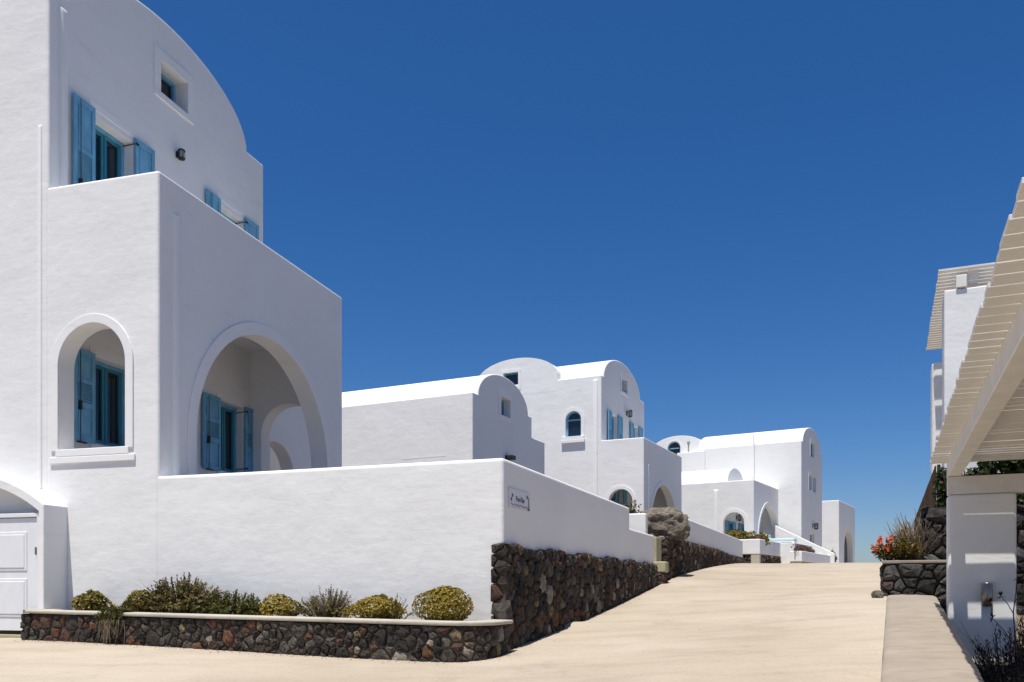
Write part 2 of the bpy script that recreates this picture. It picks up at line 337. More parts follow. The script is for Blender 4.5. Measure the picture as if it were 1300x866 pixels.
def window(t, side, y0, u0, u1, z0, z1, rec=0.25, sh=None, lean=0.03, frame='blue', shz=None, arch=None, iron=True, sash=True, trim=0.0, sill=None):
    """frame + glass in a recess; sh: shutter width"""
    mp = M(side, y0); fw = 0.075 if u1 - u0 > 0.7 else 0.055
    bm = bmesh.new()
    if arch:
        mprism(bm, mp, band_poly(u0 + fw, u1 - fw, z0, arch, fw, None, 20), -rec, -rec + 0.07)
        mbox(bm, mp, u0 + fw, u1 - fw, -rec, -rec + 0.065, z0, z0 + fw); mbox(bm, mp, u0 + fw, u1 - fw, -rec, -rec + 0.065, arch - 0.04, arch + 0.03)
    else:
        for q in ((u0, u0 + fw, z0, z1), (u1 - fw, u1, z0, z1)): mbox(bm, mp, q[0], q[1], -rec, -rec + 0.075, q[2], q[3])
        for q in ((z0, z0 + fw), (z1 - fw, z1)): mbox(bm, mp, u0 + fw, u1 - fw, -rec, -rec + 0.073, q[0], q[1])
    fr = t.part('window', bm, frame)
    bm = bmesh.new()
    if arch: mprism(bm, mp, arch_poly(u0 + fw, u1 - fw, z0 + fw, arch, None, 20), -rec - 0.03, -rec + 0.01)
    else: mbox(bm, mp, u0 + fw * .9, u1 - fw * .9, -rec - 0.03, -rec + 0.005, z0 + fw * .9, z1 - fw * .9)
    t.part('pane', bm, 'glass', fr)
    if sash and not arch:
        mid = (u0 + u1) / 2
        for (a, c) in ((u0 + fw + .004, mid - 0.012), (mid + 0.012, u1 - fw - .004)):
            bm = bmesh.new(); s = 0.06
            mbox(bm, mp, a, a + s, -rec + .008, -rec + 0.05, z0 + fw + .004, z1 - fw - .004); mbox(bm, mp, c - s, c, -rec + .008, -rec + 0.05, z0 + fw + .004, z1 - fw - .004)
            mbox(bm, mp, a + s, c - s, -rec + .008, -rec + 0.048, z0 + fw + .004, z0 + fw + s); mbox(bm, mp, a + s, c - s, -rec + .008, -rec + 0.048, z1 - fw - s, z1 - fw - .004)
            t.part('sash', bm, 'teal', fr)
    if sh:
        s0, s1 = shz or (z0 - 0.02, z1 + 0.03)
        shutter(t, fr, mp, u0 - sh - 0.02, u0 - 0.02, s0, s1, 1, lean); shutter(t, fr, mp, u1 + 0.02, u1 + sh + 0.02, s0, s1, -1, lean * .6)
        if iron:
            bm = bmesh.new()
            nn = 0.062 + lean * sh
            tube(bm, [mp(u0 - sh * .8, nn + .025, s0 - 0.02), mp(u0 - sh * .8, nn + .025, s1 - 0.05)], 0.008, 5)
            mbox(bm, mp, u0 - sh * .84, u0 - sh * .76, nn - .01, nn + 0.05, (s0 + s1) / 2 - 0.28, (s0 + s1) / 2 - 0.12)
            mbox(bm, mp, u0 - sh * .9, u0 - sh * .55, nn - .01, nn + 0.05, s0 - 0.04, s0 - 0.015)
            t.part('bolt', bm, 'iron', fr)
            for zz in (s0 + 0.16, s1 - 0.16):
                bm = bmesh.new()
                tube(bm, [mp(u1 - 0.03, -rec + .06, zz), mp(u1 - 0.01, -rec * .4, zz + .02), mp(u1 - .005, 0.02, zz + .03), mp(u1 + 0.07, 0.085, zz + .04)], 0.011, 5)
                mbox(bm, mp, u1 + 0.01, u1 + 0.09, 0.064, 0.084, zz + .02, zz + .06)
                t.part('hinge', bm, 'iron', fr)
    if trim:
        bm = bmesh.new()
        if arch: mprism(bm, mp, band_poly(u0, u1, z0, arch, trim, None, 28), 0.003, 0.022)
        else:
            mbox(bm, mp, u0 - trim, u0, 0.003, 0.022, z0, z1); mbox(bm, mp, u1, u1 + trim, 0.003, 0.022, z0, z1)
            mbox(bm, mp, u0 - trim, u1 + trim, 0.003, 0.024, z1, z1 + trim)
        t.part('trim', bm, 'plaster_trim', fr)
    if sill:
        bm = bmesh.new(); mbox(bm, mp, u0 - (trim or .05), u1 + (trim or .05), -rec + .08, sill, z0 - 0.13, z0 + 0.012); bevel(bm, 0.012, 2)
        t.part('sill', bm, 'plaster_trim', fr)
    return fr

def ridge(t, side, y0, u, z0, z1, r=0.07):
    """plastered-over pipe run, half round with a rounded top"""
    mp = M(side, y0); bm = bmesh.new(); k = 8
    levels = [(z0, 1.0), (z1 - r, 1.0), (z1 - r * .5, .87), (z1 - r * .15, .55), (z1, .12)]
    rings = []
    for z, s in levels:
        rings.append([bm.verts.new(mp(u + r * math.cos(math.pi * j / k), -0.01 + r * 0.5 * s * math.sin(math.pi * j / k) + (.01 if 0 < j < k else 0), z)) for j in range(k + 1)])
    for i in range(len(rings) - 1):
        for j in range(k): bm.faces.new((rings[i][j], rings[i][j + 1], rings[i + 1][j + 1], rings[i + 1][j]))
    bm.faces.new(rings[-1])
    return t.part('pipe_cover', bm, 'plaster_trim', None, 60)
def lantern(t, side, y0, u, z, s=1.0):
    mp = M(side, y0); bm = bmesh.new()
    mbox(bm, mp, u - .05 * s, u + .05 * s, 0.002, .03, z - .09 * s, z + .06 * s)
    tube(bm, [mp(u, .02, z + .03 * s), mp(u, .10 * s, z + .10 * s), mp(u, .14 * s, z + .10 * s)], .014 * s, 5)
    tube(bm, [mp(u, .14 * s, z + .12 * s), mp(u, .14 * s, z + .09 * s), mp(u, .14 * s, z + .06 * s)], [.03 * s, .085 * s, .10 * s], 10)
    for a in range(6):
        p = (u + .08 * s * math.cos(a * math.pi / 3), .14 * s + .08 * s * math.sin(a * math.pi / 3))
        tube(bm, [mp(p[0], p[1], z + .07 * s), mp(p[0], p[1], z - .13 * s)], .008 * s, 4)
    tube(bm, [mp(u, .14 * s, z - .12 * s), mp(u, .14 * s, z - .15 * s), mp(u, .14 * s, z - .17 * s)], [.092 * s, .085 * s, .03 * s], 10)
    o = t.part('wall_lantern', bm, 'iron')
    bm = bmesh.new(); tube(bm, [mp(u, .14 * s, z + .06 * s), mp(u, .14 * s, z - .12 * s)], [.065 * s, .06 * s], 10)
    t.part('lamp_glass', bm, 'lamp_glass', o, 50)
    return o

# ------------------------------------------------------------------ stone facing
def clip(poly, a, b, c):            # keep a*x+b*y<=c
    out = []
    for i in range(len(poly)):
        p, q = poly[i], poly[(i + 1) % len(poly)]
        dp, dq = a * p[0] + b * p[1] - c, a * q[0] + b * q[1] - c
        if dp <= 0: out.append(p)
        if (dp < 0 < dq) or (dq < 0 < dp):
            s = dp / (dp - dq); out.append((p[0] + (q[0] - p[0]) * s, p[1] + (q[1] - p[1]) * s))
    return out
def cells(L, zlo, zhi, size, rg, aspect=1.0):
    pts = []; tries = 0; area = L * (zhi - zlo) / (size * size * .8)
    while tries < area * 40:
        tries += 1
        p = (rg.uniform(0, L), rg.uniform(zlo, zhi)); s = size * rg.choice((.5, .65, .8, 1.0, 1.3))
        if all(((p[0] - q[0]) / aspect) ** 2 + (p[1] - q[1]) ** 2 > (max(s, q[2]) * .5 + min(s, q[2]) * .5) ** 2 for q in pts): pts.append((p[0], p[1], s))
    A = np.array([(p[0], p[1]) for p in pts]); out = []
    for i, p in enumerate(pts):
        d = ((A - A[i]) ** 2).sum(1); idx = np.argsort(d)[1:18]
        poly = [(0 if p[0] < size * 2 else p[0] - 2.5 * size, max(zlo, p[1] - 2.5 * size)), (min(L, p[0] + 2.5 * size), max(zlo, p[1] - 2.5 * size)),
                (min(L, p[0] + 2.5 * size), min(zhi, p[1] + 2.5 * size)), (0 if p[0] < size * 2 else p[0] - 2.5 * size, min(zhi, p[1] + 2.5 * size))]
        for j in idx:
            q = pts[j]; wv = (p[2] ** 2 - q[2] ** 2) * .35      # bigger stones get more room
            a, b = q[0] - p[0], q[1] - p[1]
            c = (q[0] ** 2 + q[1] ** 2 - p[0] ** 2 - p[1] ** 2 + wv) / 2
            poly = clip(poly, a, b, c)
            if len(poly) < 3: break
        if len(poly) >= 3: out.append((p, poly))
    return out
class Path:
    def __init__(s, pts):
        s.p = [Vector(p) for p in pts]; s.c = [0]
        for i in range(1, len(pts)): s.c.append(s.c[-1] + (s.p[i] - s.p[i - 1]).length)
        s.L = s.c[-1]
    def at(s, t):
        t = min(max(t, 0), s.L)
        for i in range(1, len(s.c)):
            if t <= s.c[i] + 1e-9:
                f = (t - s.c[i - 1]) / max(1e-9, s.c[i] - s.c[i - 1]); d = (s.p[i] - s.p[i - 1]).normalized()
                return s.p[i - 1].lerp(s.p[i], f), Vector((d.y, -d.x))      # outward = to the right of travel
def stone_bm(bm, poly, path, gap, h, rg, zb):
    cx = sum(p[0] for p in poly) / len(poly); cz = sum(p[1] for p in poly) / len(poly)
    # chaikin once for rounded corners, then shrink for the joint
    q = []
    for i in range(len(poly)):
        a, b = poly[i], poly[(i + 1) % len(poly)]
        if math.hypot(a[0] - b[0], a[1] - b[1]) < 0.012: continue
        f = rg.uniform(.05, .2)
        q.append((a[0] + (b[0] - a[0]) * f, a[1] + (b[1] - a[1]) * f)); q.append((b[0] + (a[0] - b[0]) * f, b[1] + (a[1] - b[1]) * f))
    if len(q) < 5: return False
    rad = sum(math.hypot(p[0] - cx, p[1] - cz) for p in q) / len(q)
    if rad < 0.03: return False
    def ring(sc, dep, jit):
        vs = []
        for p in q:
            k = sc * (1 - gap / rad) * rg.uniform(1 - jit, 1 + jit * .6)
            u, z = cx + (p[0] - cx) * k, cz + (p[1] - cz) * k
            o, nn = path.at(u); d = dep + rg.uniform(-1, 1) * jit * h
            vs.append(bm.verts.new((o.x + nn.x * d, o.y + nn.y * d, z - zb)))
        return vs
    tilt = rg.uniform(.75, 1.25)
    rings = [ring(1.0, -0.05, 0), ring(1.0, h * .4 * tilt, .10), ring(.84, h * .85 * tilt, .17), ring(.48, h * 1.0 * tilt, .26)]
    k = len(q)
    for a, b in zip(rings, rings[1:]):
        for j in range(k): bm.faces.new((a[j], a[(j + 1) % k], b[(j + 1) % k], b[j]))
    o, nn = path.at(cx); d = h * tilt * rg.uniform(1.0, 1.15)
    cv = bm.verts.new((o.x + nn.x * d, o.y + nn.y * d, cz - zb))
    for j in range(k): bm.faces.new((rings[-1][j], rings[-1][(j + 1) % k], cv))
    return True
def facing(t, pts, z0f, z1f, size, gap, h, seed, parent=None, many=False, aspect=1.0, cap=300, mat='stone'):
    """stones on a vertical face that follows a plan path; outward is to the right of travel"""
    rg = random.Random(seed); path = Path(pts); ss = [path.L * i / 40 for i in range(41)]
    zlo = min(z0f(s) for s in ss); zhi = max(z1f(s) for s in ss)
    todo = []
    for p, poly in cells(path.L, zlo, zhi, size, rg, aspect):
        s = p[0]; e = .05
        for f, sg in ((z0f, -1), (z1f, 1)):
            sl = (f(s + e) - f(s - e)) / (2 * e)
            poly = clip(poly, -sg * sl, sg, sg * (f(s) - sl * s))
            if len(poly) < 3: break
        if len(poly) >= 3:
            ar = abs(sum(poly[i][0] * poly[(i + 1) % len(poly)][1] - poly[(i + 1) % len(poly)][0] * poly[i][1] for i in range(len(poly)))) / 2
            if ar > size * size * .06: todo.append((s, poly))
    todo.sort(key=lambda q: q[0])
    if not many:
        for s, poly in todo[:cap]:
            bm = bmesh.new()
            if stone_bm(bm, poly, path, gap, h, rg, t.zb): finish('stone', bm, mat, parent or t.e, 34)
            else: bm.free()
        todo = todo[cap:]
    if todo:
        bm = bmesh.new()
        for s, poly in todo: stone_bm(bm, poly, path, gap, h, rg, t.zb)
        o = finish('stones', bm, 'stone_many', parent or t.e, 26); o['kind'] = 'stuff'
    return len(todo)

# ------------------------------------------------------------------ terrain
CT = np.array([
 (0, -3, -1.82), (0, 0, -1.6), (-6, 0, -1.6), (-14, 0, -1.55), (3, 0, -1.6), (3.65, 8.5, -.94), (5.8, 13.3, -.575), (7.94, 18.18, -.2), (-3, 5, -1.36), (-6, 10, -1.11), (-12, 9, -1.12),
 (-.525, 11.47, -1.02), (-4.3, 12.9, -.95), (-8.1, 14.3, -.88), (-10, 16, -.86), (-14, 15, -.85), (-.14, 12.48, -.93), (.71, 14.83, -.76), (2.21, 18.95, -.40),
 (3.89, 23.59, .06), (5.1, 27, .37), (8.3, 34.6, .86), (12.4, 46, 1.25), (19.8, 46, 1.30), (12.0, 27, .42), (15.5, 35, .92), (17, 52, 1.42), (24, 54, 1.45), (20, 60, 1.5), (26, 63, 1.6), (28, 75, 1.2), (30, 95, -.5), (10, 95, 0.5),
 (-10, 28, 0.6), (-4, 32, 1.0), (0, 42, 1.4), (6, 56, 1.6), (-20, 40, 1.0), (22, 30, .8), (30, 40, 1.0), (20, 10, -.8), (12, 0, -1.6), (40, 70, .8), (-25, 15, -.6), (-25, 70, .8)], float)
def U(r2): return np.where(r2 > 0, 0.5 * r2 * np.log(np.maximum(r2, 1e-12)), 0)
N = len(CT); K = U(((CT[:, None, :2] - CT[None, :, :2]) ** 2).sum(2)) + np.eye(N) * 0.5
Pm = np.c_[np.ones(N), CT[:, :2]]; A_ = np.block([[K, Pm], [Pm.T, np.zeros((3, 3))]])
W_ = np.linalg.solve(A_, np.r_[CT[:, 2], 0, 0, 0])
def gz(x, y):
    r2 = (CT[:, 0] - x) ** 2 + (CT[:, 1] - y) ** 2
    return float(W_[:N] @ U(r2) + W_[N] + W_[N + 1] * x + W_[N + 2] * y)
def cap_x(y): return 3.65 + (y - 8.5) * math.tan(R(23.9))          # road's right edge
def left_x(y):
    if y < 15.3: return -18.0
    if y < 26: return -.14 + (y - 12.5) * math.tan(R(20.3)) + .12
    return 4.77 + (y - 26) * math.tan(R(22)) + .1
bm = bmesh.new(); rows = []
ys = [-6 + .5 * i for i in range(0, 60)] + [24 + 1.0 * i for i in range(0, 56)]
ROADX = {}
for y in ys:
    lx = left_x(y); rx = cap_x(y) + 0.0 if y < 18.6 else cap_x(y) + (0.25 if y > 19 else 0)
    if y > 47: lx -= (y - 47) * 2; rx += (y - 47) * .5
    rows.append([bm.verts.new((lx + (rx - lx) * j / 36, y, E + gz(lx + (rx - lx) * j / 36, y))) for j in range(37)])
for a, b in zip(rows, rows[1:]):
    for j in range(36): bm.faces.new((a[j], a[j + 1], b[j + 1], b[j]))
for f in bm.faces: f.normal_update()
o = finish('road', bm, 'road', None, 60, False); tag(o, 'pale sandy concrete road climbing between the walls', 'road', kind='structure')

def smooth01(v): v = min(1, max(0, v)); return v * v * (3 - 2 * v)
def ground_z(x, y):
    r = math.hypot(x - 5, y - 25)
    xx = 5 + (x - 5) * min(1, 80 / max(r, 1)); yy = 25 + (y - 25) * min(1, 80 / max(r, 1))
    z = gz(xx, yy) - 0.07
    off = (x - cap_x(y) - .5) * math.cos(R(23.9))
    if y < 30: z -= 0.95 * smooth01(off / .4 + .5) * (1 - smooth01((y - 17.6) / .6))
    if r > 55: z -= (r - 55) * .22 + max(0, r - 300) * .1
    return z
bm = bmesh.new()
xs = [-4000, -2000, -900, -500, -300, -200, -140, -100, -70] + [-50 + 4 * i for i in range(10)] + [-10 + .5 * i for i in range(75)] + [28 + 3 * i for i in range(12)] + [70, 100, 140, 200, 300, 500, 900, 2000, 4000]
yv = [-4000, -2000, -900, -500, -300, -200, -100, -60, -35, -20, -12] + [-8 + .5 * i for i in range(76)] + [31 + 2 * i for i in range(35)] + [105, 120, 150, 200, 300, 500, 900, 2000, 4000]
grid = [[bm.verts.new((x, y, E + ground_z(x, y))) for x in xs] for y in yv]
for a, b in zip(grid, grid[1:]):
    for j in range(len(xs) - 1): bm.faces.new((a[j], a[j + 1], b[j + 1], b[j]))
o = finish('ground', bm, 'earth', None, 60, False); tag(o, 'dry brown earth of the hillside around the houses', 'ground', kind='structure')
bm = bmesh.new(); bmesh.ops.create_circle(bm, cap_ends=True, cap_tris=True, segments=96, radius=30000)
o = finish('sea', bm, 'sea', None, None, False); o.location = (0, 0, -75); tag(o, 'deep blue sea far below the hillside', 'sea', kind='structure')

# ------------------------------------------------------------------ house with the tall gable (left)
h1 = T('white_house', 'tall white plastered house with arched porch and blue shutters behind the planted garden wall', 'house', -6.02, 14.64, -1.3, 16)
G1 = (1.07, 2.13); G2 = (5.02, 5.99)
cuts = [cut_box(h1, a, c, 2.1, 2.62, z0, z1) for (a, c) in (G1, G2) for (z0, z1) in ((2.72, 4.38), (6.17, 8.96))]
cuts.append(cut_box(h1, 2.96, 3.86, 2.1, 2.74, 10.43, 11.14))
solid(h1, 'wall', vault_poly(0, 6.91, -1.3, 10.76, 3.3, 2.87, 1.28), 'y', 2.31, 9.5, cuts=cuts, r=.05)
cuts = [cut_box(h1, .35, 6.33, .4, 3, 1.2, 5.85), cut_box(h1, .24, 6.5, .24, 3, 6.15, 9),
        cut_prism(h1, arch_poly(.67, 2.09, 2.41, 3.90), 'x', -.3, .5), cut_prism(h1, arch_poly(.99, 5.91, 1.2, 2.72, None, 44), 'y', -.3, .5),
        cut_prism(h1, arch_poly(.55, 2.02, 1.2, 3.77), 'x', 6.2, 7)]
solid(h1, 'porch', rect(-.004, 6.73, -1.29, 7.11), 'y', 0, 2.36, cuts=cuts, r=.05)
# surrounds
bm = bmesh.new(); mprism(bm, M('F', -.004), band_poly(.67, 2.09, 2.4, 3.90, .16), .0, .028); bevel(bm, .008, 2, 50); h1.part('arch_trim', bm, 'plaster_trim')
bm = bmesh.new(); mbox(bm, M('F', -.004), .47, 2.27, -.001, .035, 2.17, 2.29); mbox(bm, M('F', -.004), .60, 2.14, -.30, .032, 2.292, 2.425); bevel(bm, .012, 2); h1.part('sill', bm, 'plaster_trim')
bm = bmesh.new(); mprism(bm, M('R', 0), band_poly(.99, 5.91, 1.3, 2.72, .24, None, 44), .0, .03); bevel(bm, .008, 2, 50); h1.part('arch_trim', bm, 'plaster_trim')
for (a, c) in (G1, G2):
    window(h1, 'R', 2.31, a, c, 2.72, 4.38, .26, .56 if a < 3 else .69, .05)
    window(h1, 'R', 2.31, a, c, 6.17, 8.96, .28, .55, .05, shz=(6.25, 9.06))
    bm = bmesh.new(); mbox(bm, M('R', 2.31), a - .10, c + .10, 0, .012, 4.42, 4.56); h1.part('lintel_band', bm, 'plaster_trim')
    bm = bmesh.new(); mbox(bm, M('R', 2.31), a - .10, c + .10, 0, .012, 9.08, 9.22); h1.part('lintel_band', bm, 'plaster_trim')
    bm = bmesh.new(); mbox(bm, M('R', 2.31), a - .10, c + .10, -.2, .05, 2.60, 2.715); h1.part('sill', bm, 'plaster_trim')
window(h1, 'R', 2.31, 2.96, 3.86, 10.43, 11.14, .38, None, trim=.2, sill=.035, sash=False)
lantern(h1, 'R', 2.31, 3.5, 9.39, .85)
ridge(h1, 'F', 0, 2.50, 1.75, 8.24, .045); ridge(h1, 'R', 2.31, .33, 7.0, 10.5, .10); ridge(h1, 'R', 0, .46, 1.9, 6.55, .10)
# wing of the porch seen through the far arch, with a blocker box behind
wcut = [cut_prism(h1, arch_poly(7.6, 9.5, 0, 3.05), 'y', 2.6, 3.6)]
solid(h1, 'rear_wall', rect(6.95, 12.2, -1.2, 5.6), 'y', 2.95, 3.35, cuts=wcut, r=.04)
solid(h1, 'rear_blocker', rect(7.0, 12.0, -1.2, 5.5), 'y', 4.4, 6.0, r=.03)  # solid box added to block the bright house front seen through the arch
# gate portal with segmental arch and double gate leaves, built against the front wall
PY0, PY1 = 1.90, 5.62; pc = (PY0 + PY1) / 2; ph = (PY1 - PY0) / 2
def seg_arc(hw, zs, rise, k=24):
    rr = (hw * hw + rise * rise) / (2 * rise); zc = zs + rise - rr; a = math.degrees(math.asin(hw / rr))
    return [(pc + rr * math.sin(R(q)), zc + rr * math.cos(R(q))) for q in [a - 2 * a * i / k for i in range(k + 1)]]
poly = [(PY0, -1.25), (PY1, -1.25)] + seg_arc(ph, 1.41, .60)
inner = [(PY0 + .10, -1.6), (PY1 - .10, -1.6)] + seg_arc(ph - .10, 1.30, .56)
portal = solid(h1, 'gate_portal', poly, 'x', -.535, .02, r=.02, cuts=[cut_prism(h1, inner, 'x', -1, -.10)])
bm = bmesh.new(); box(bm, -.50, -.40, PY0 + .10, PY1 - .10, 1.20, 1.27); box(bm, -.50, -.40, PY0 + .10, PY0 + .18, -1.2, 1.20); box(bm, -.50, -.40, PY1 - .18, PY1 - .10, -1.2, 1.20); bevel(bm, .008, 2)
h1.part('gate_frame', bm, 'gate_white', portal)
for (a, c) in ((PY0 + .19, pc - .006), (pc + .006, PY1 - .19)):
    bm = bmesh.new(); box(bm, -.47, -.43, a, c, -.76, 1.185)
    for (z0, z1) in ((.28, .95), (-.52, .14)):
        pr = [(a + .22, z0), (c - .22, z0), (c - .22, z1), (a + .22, z1)]
        for ins, dep in ((0, .012), (.05, .022)):
            box(bm, -.47 - dep, -.465, a + .22 + ins, c - .22 - ins, z0 + ins, z1 - ins)
    bevel(bm, .005, 1); h1.part('gate_leaf', bm, 'gate_white', portal)
bm = bmesh.new(); box(bm, -.505, -.471, PY0 + .175, PY0 + .215, .55, .68); h1.part('gate_hinge', bm, 'steel', portal)
bm = bmesh.new(); box(bm, -.62, -.36, PY0 + .06, PY1 - .06, -1.25, -.83); h1.part('threshold', bm, 'step', portal)

# ------------------------------------------------------------------ front garden wall, white on a lava-stone base, and sign
AZW = 20.3
gw = T('garden_wall', 'high white rendered garden wall with a dark lava stone base down the road side', 'wall', -.125, 12.541, -1.3, AZW)
d1 = Vector((-.14, 12.5))
def wl_ground(x, y):      # local of gw -> ground height
    a = R(AZW); return gz(-.14 + x * math.sin(a) - y * math.cos(a), 12.5 + x * math.cos(a) + y * math.sin(a))
bm = bmesh.new()
prism(bm, [(0, 0), (8.40, 0), (8.40, .32), (.32, .32), (.32, 6.5), (.1, 6.5)] + [(-.0166 * max(0, q - 4) ** 2, q) for q in (6.262, 6.1, 5.8, 5.5, 5.2, 4.9, 4.6, 4.3, 4.0)], 'z', -.95, 1.89)
bmesh.ops.recalc_face_normals(bm, faces=bm.faces[:])
es = [e for e in bm.edges if (all(v.co.z > 1.8 for v in e.verts) and sum((v.co - Vector((.2, 6.4, 1.89))).length < .33 for v in e.verts) < 2) or all(abs(v.co.x) < .01 and abs(v.co.y) < .01 for v in e.verts)]
bmesh.ops.bevel(bm, geom=es, offset=.055, offset_type='OFFSET', segments=4, profile=.5, affect='EDGES', clamp_overlap=True)
gw.part('wall', bm, 'plaster', None, 9)
bm = bmesh.new(); box(bm, 8.34, 11.55, .012, .31, -.7, 1.40); bevel(bm, .05, 3); gw.part('end_wall', bm, 'plaster', None, 9)
bm = bmesh.new()
hexa(bm, [(-.05, -.05, -1.25), (11.5, -.05, -.2), (11.5, .1, -.2), (-.05, .1, -1.25), (-.05, -.05, .58), (11.5, -.05, .60), (11.5, .1, .60), (-.05, .1, .58)])
gw.part('stone_core', bm, 'mortar_dark')
facing(gw, [(-.05, .17), (-.05, .06), (-.04, .0), (-.01, -.04), (.06, -.045), (11.56, -.045)], lambda s: (wl_ground(max(0, s - .24), 0) - .05) if s > .30 else -.62, lambda s: .615 + .03 * math.sin(s * 3.1) + .012 * math.sin(s * 11), .225, .009, .055, 11, cap=299)
sg = T('wall_sign', 'small tiled name plaque with blue lettering and a wavy line on the garden wall', 'sign', -.14 + .71 * math.sin(R(AZW)), 12.5 + .71 * math.cos(R(AZW)), 1.16, AZW)
bm = bmesh.new(); box(bm, -.47, .47, -.014, -.001, 1.18, 1.47); bevel(bm, .004, 1); sg.part('plaque', bm, 'signboard')
bm = bmesh.new()
for (x0, x1, z0, z1) in ((-.47, .47, 1.46, 1.47), (-.47, .47, 1.18, 1.19), (-.47, -.46, 1.19, 1.46), (.46, .47, 1.19, 1.46)): box(bm, x0, x1, -.018, -.013, z0, z1)
sg.part('rim', bm, 'signboard')
fc = bpy.data.curves.new('txt', 'FONT'); fc.body = 'Pool Bar'; fc.size = .115; fc.align_x = 'CENTER'; fc.extrude = .002
fo = bpy.data.objects.new('txt', fc); COL.objects.link(fo); bpy.context.view_layer.update()
me = bpy.data.meshes.new_from_object(fo); bpy.data.objects.remove(fo)
me.transform(Matrix.Translation((.02, -.017, 1.295 - 1.16)) @ Matrix.Rotation(R(90), 4, 'X'))
mesh_obj('lettering', me, 'ink', sg.e)
bm = bmesh.new()
tube(bm, [(-.40 + .02 * i, -.017, 1.235 + .018 * math.sin(i * .95)) for i in range(40)], .004, 4); sg.part('wavy_line', bm, 'ink')
for (px, pz) in ((-.33, 1.37), (-.38, 1.31), (.33, 1.40)):
    bm = bmesh.new()
    for a in range(5):
        q = a * 2 * math.pi / 5; tube(bm, [(px, -.017, pz), (px + .028 * math.cos(q), -.017, pz + .028 * math.sin(q))], .007, 4)
    sg.part('flower_motif', bm, 'ink')
bm = bmesh.new(); tube(bm, [(.38, -.017, 1.40), (.40, -.017, 1.37), (.40, -.017, 1.21)], .007, 4); tube(bm, [(.36, -.017, 1.21), (.44, -.017, 1.21)], .012, 4); sg.part('anchor_motif', bm, 'ink')

# ------------------------------------------------------------------ stone planter at the foot of the wall
pl = T('planter', 'long low lava stone planter with pale concrete coping below the white garden wall', 'planter', -.14, 12.5, -1.2, 20.5)
def capz(y): return -.474 + .094 * y / 8.13
a20 = R(20.5)
def pg(x, y): return gz(-.14 + x * math.sin(a20) - y * math.cos(a20), 12.5 + x * math.cos(a20) + y * math.sin(a20))
RC = .55
outer = [(-.55, 8.15), (-1.1, 8.15)] + [(-1.1, 8.15 - q) for q in (2, 4, 6, 7.2)] + [(-1.1 + RC - RC * math.cos(R(q)), RC - .12 - RC * math.sin(R(q))) for q in range(0, 91, 10)] + [(-.2, -.12), (-.055, -.12)]
pth = Path(outer)
def off_path(d, t0=0, t1=None, n=60):
    out = []
    for i in range(n + 1):
        s = pth.L * i / n; p, nn = pth.at(s)
        # smooth normal
        p2, n2 = pth.at(min(pth.L, s + .05)); p1, n1 = pth.at(max(0, s - .05)); nn = (n1 + n2).normalized()
        out.append((p.x + nn.x * d, p.y + nn.y * d))
    return out
def ribbon(bm, o_pts, i_pts, z0f, z1f):
    rings = []
    for (a, b) in zip(o_pts, i_pts):
        rings.append([bm.verts.new((a[0], a[1], z0f(a[1]))), bm.verts.new((a[0], a[1], z1f(a[1]))), bm.verts.new((b[0], b[1], z1f(b[1]))), bm.verts.new((b[0], b[1], z0f(b[1])))])
    for a, b in zip(rings, rings[1:]):
        for j in range(4): bm.faces.new((a[j], a[(j + 1) % 4], b[(j + 1) % 4], b[j]))
    bm.faces.new(rings[0]); bm.faces.new(rings[-1][::-1])
bm = bmesh.new(); ribbon(bm, off_path(.008), off_path(-.24), lambda y: -1.2, lambda y: capz(y) - .075); pl.part('core', bm, 'mortar_tan')
bm = bmesh.new(); ribbon(bm, off_path(.075), off_path(-.27), lambda y: capz(y) - .055, lambda y: capz(y)); bevel(bm, .018, 2, 40); pl.part('coping', bm, 'coping_pale')
bm = bmesh.new(); prism(bm, [(x, y) for (x, y) in [(-.9, 7.95), (-.9, .35), (-.62, .02), (-.02, .02), (-.02, 6.2), (-.12, 7.95)]], 'z', -1.1, -.50); pl.part('soil_bed', bm, 'soil')
def s_ground(s):
    p, nn = pth.at(s); return pg(p.x, p.y) - .04
facing(pl, outer, s_ground, lambda s: capz(pth.at(s)[0].y) - .06, .185, .008, .05, 5, cap=299)
print('planter stones', len(pl.e.children))

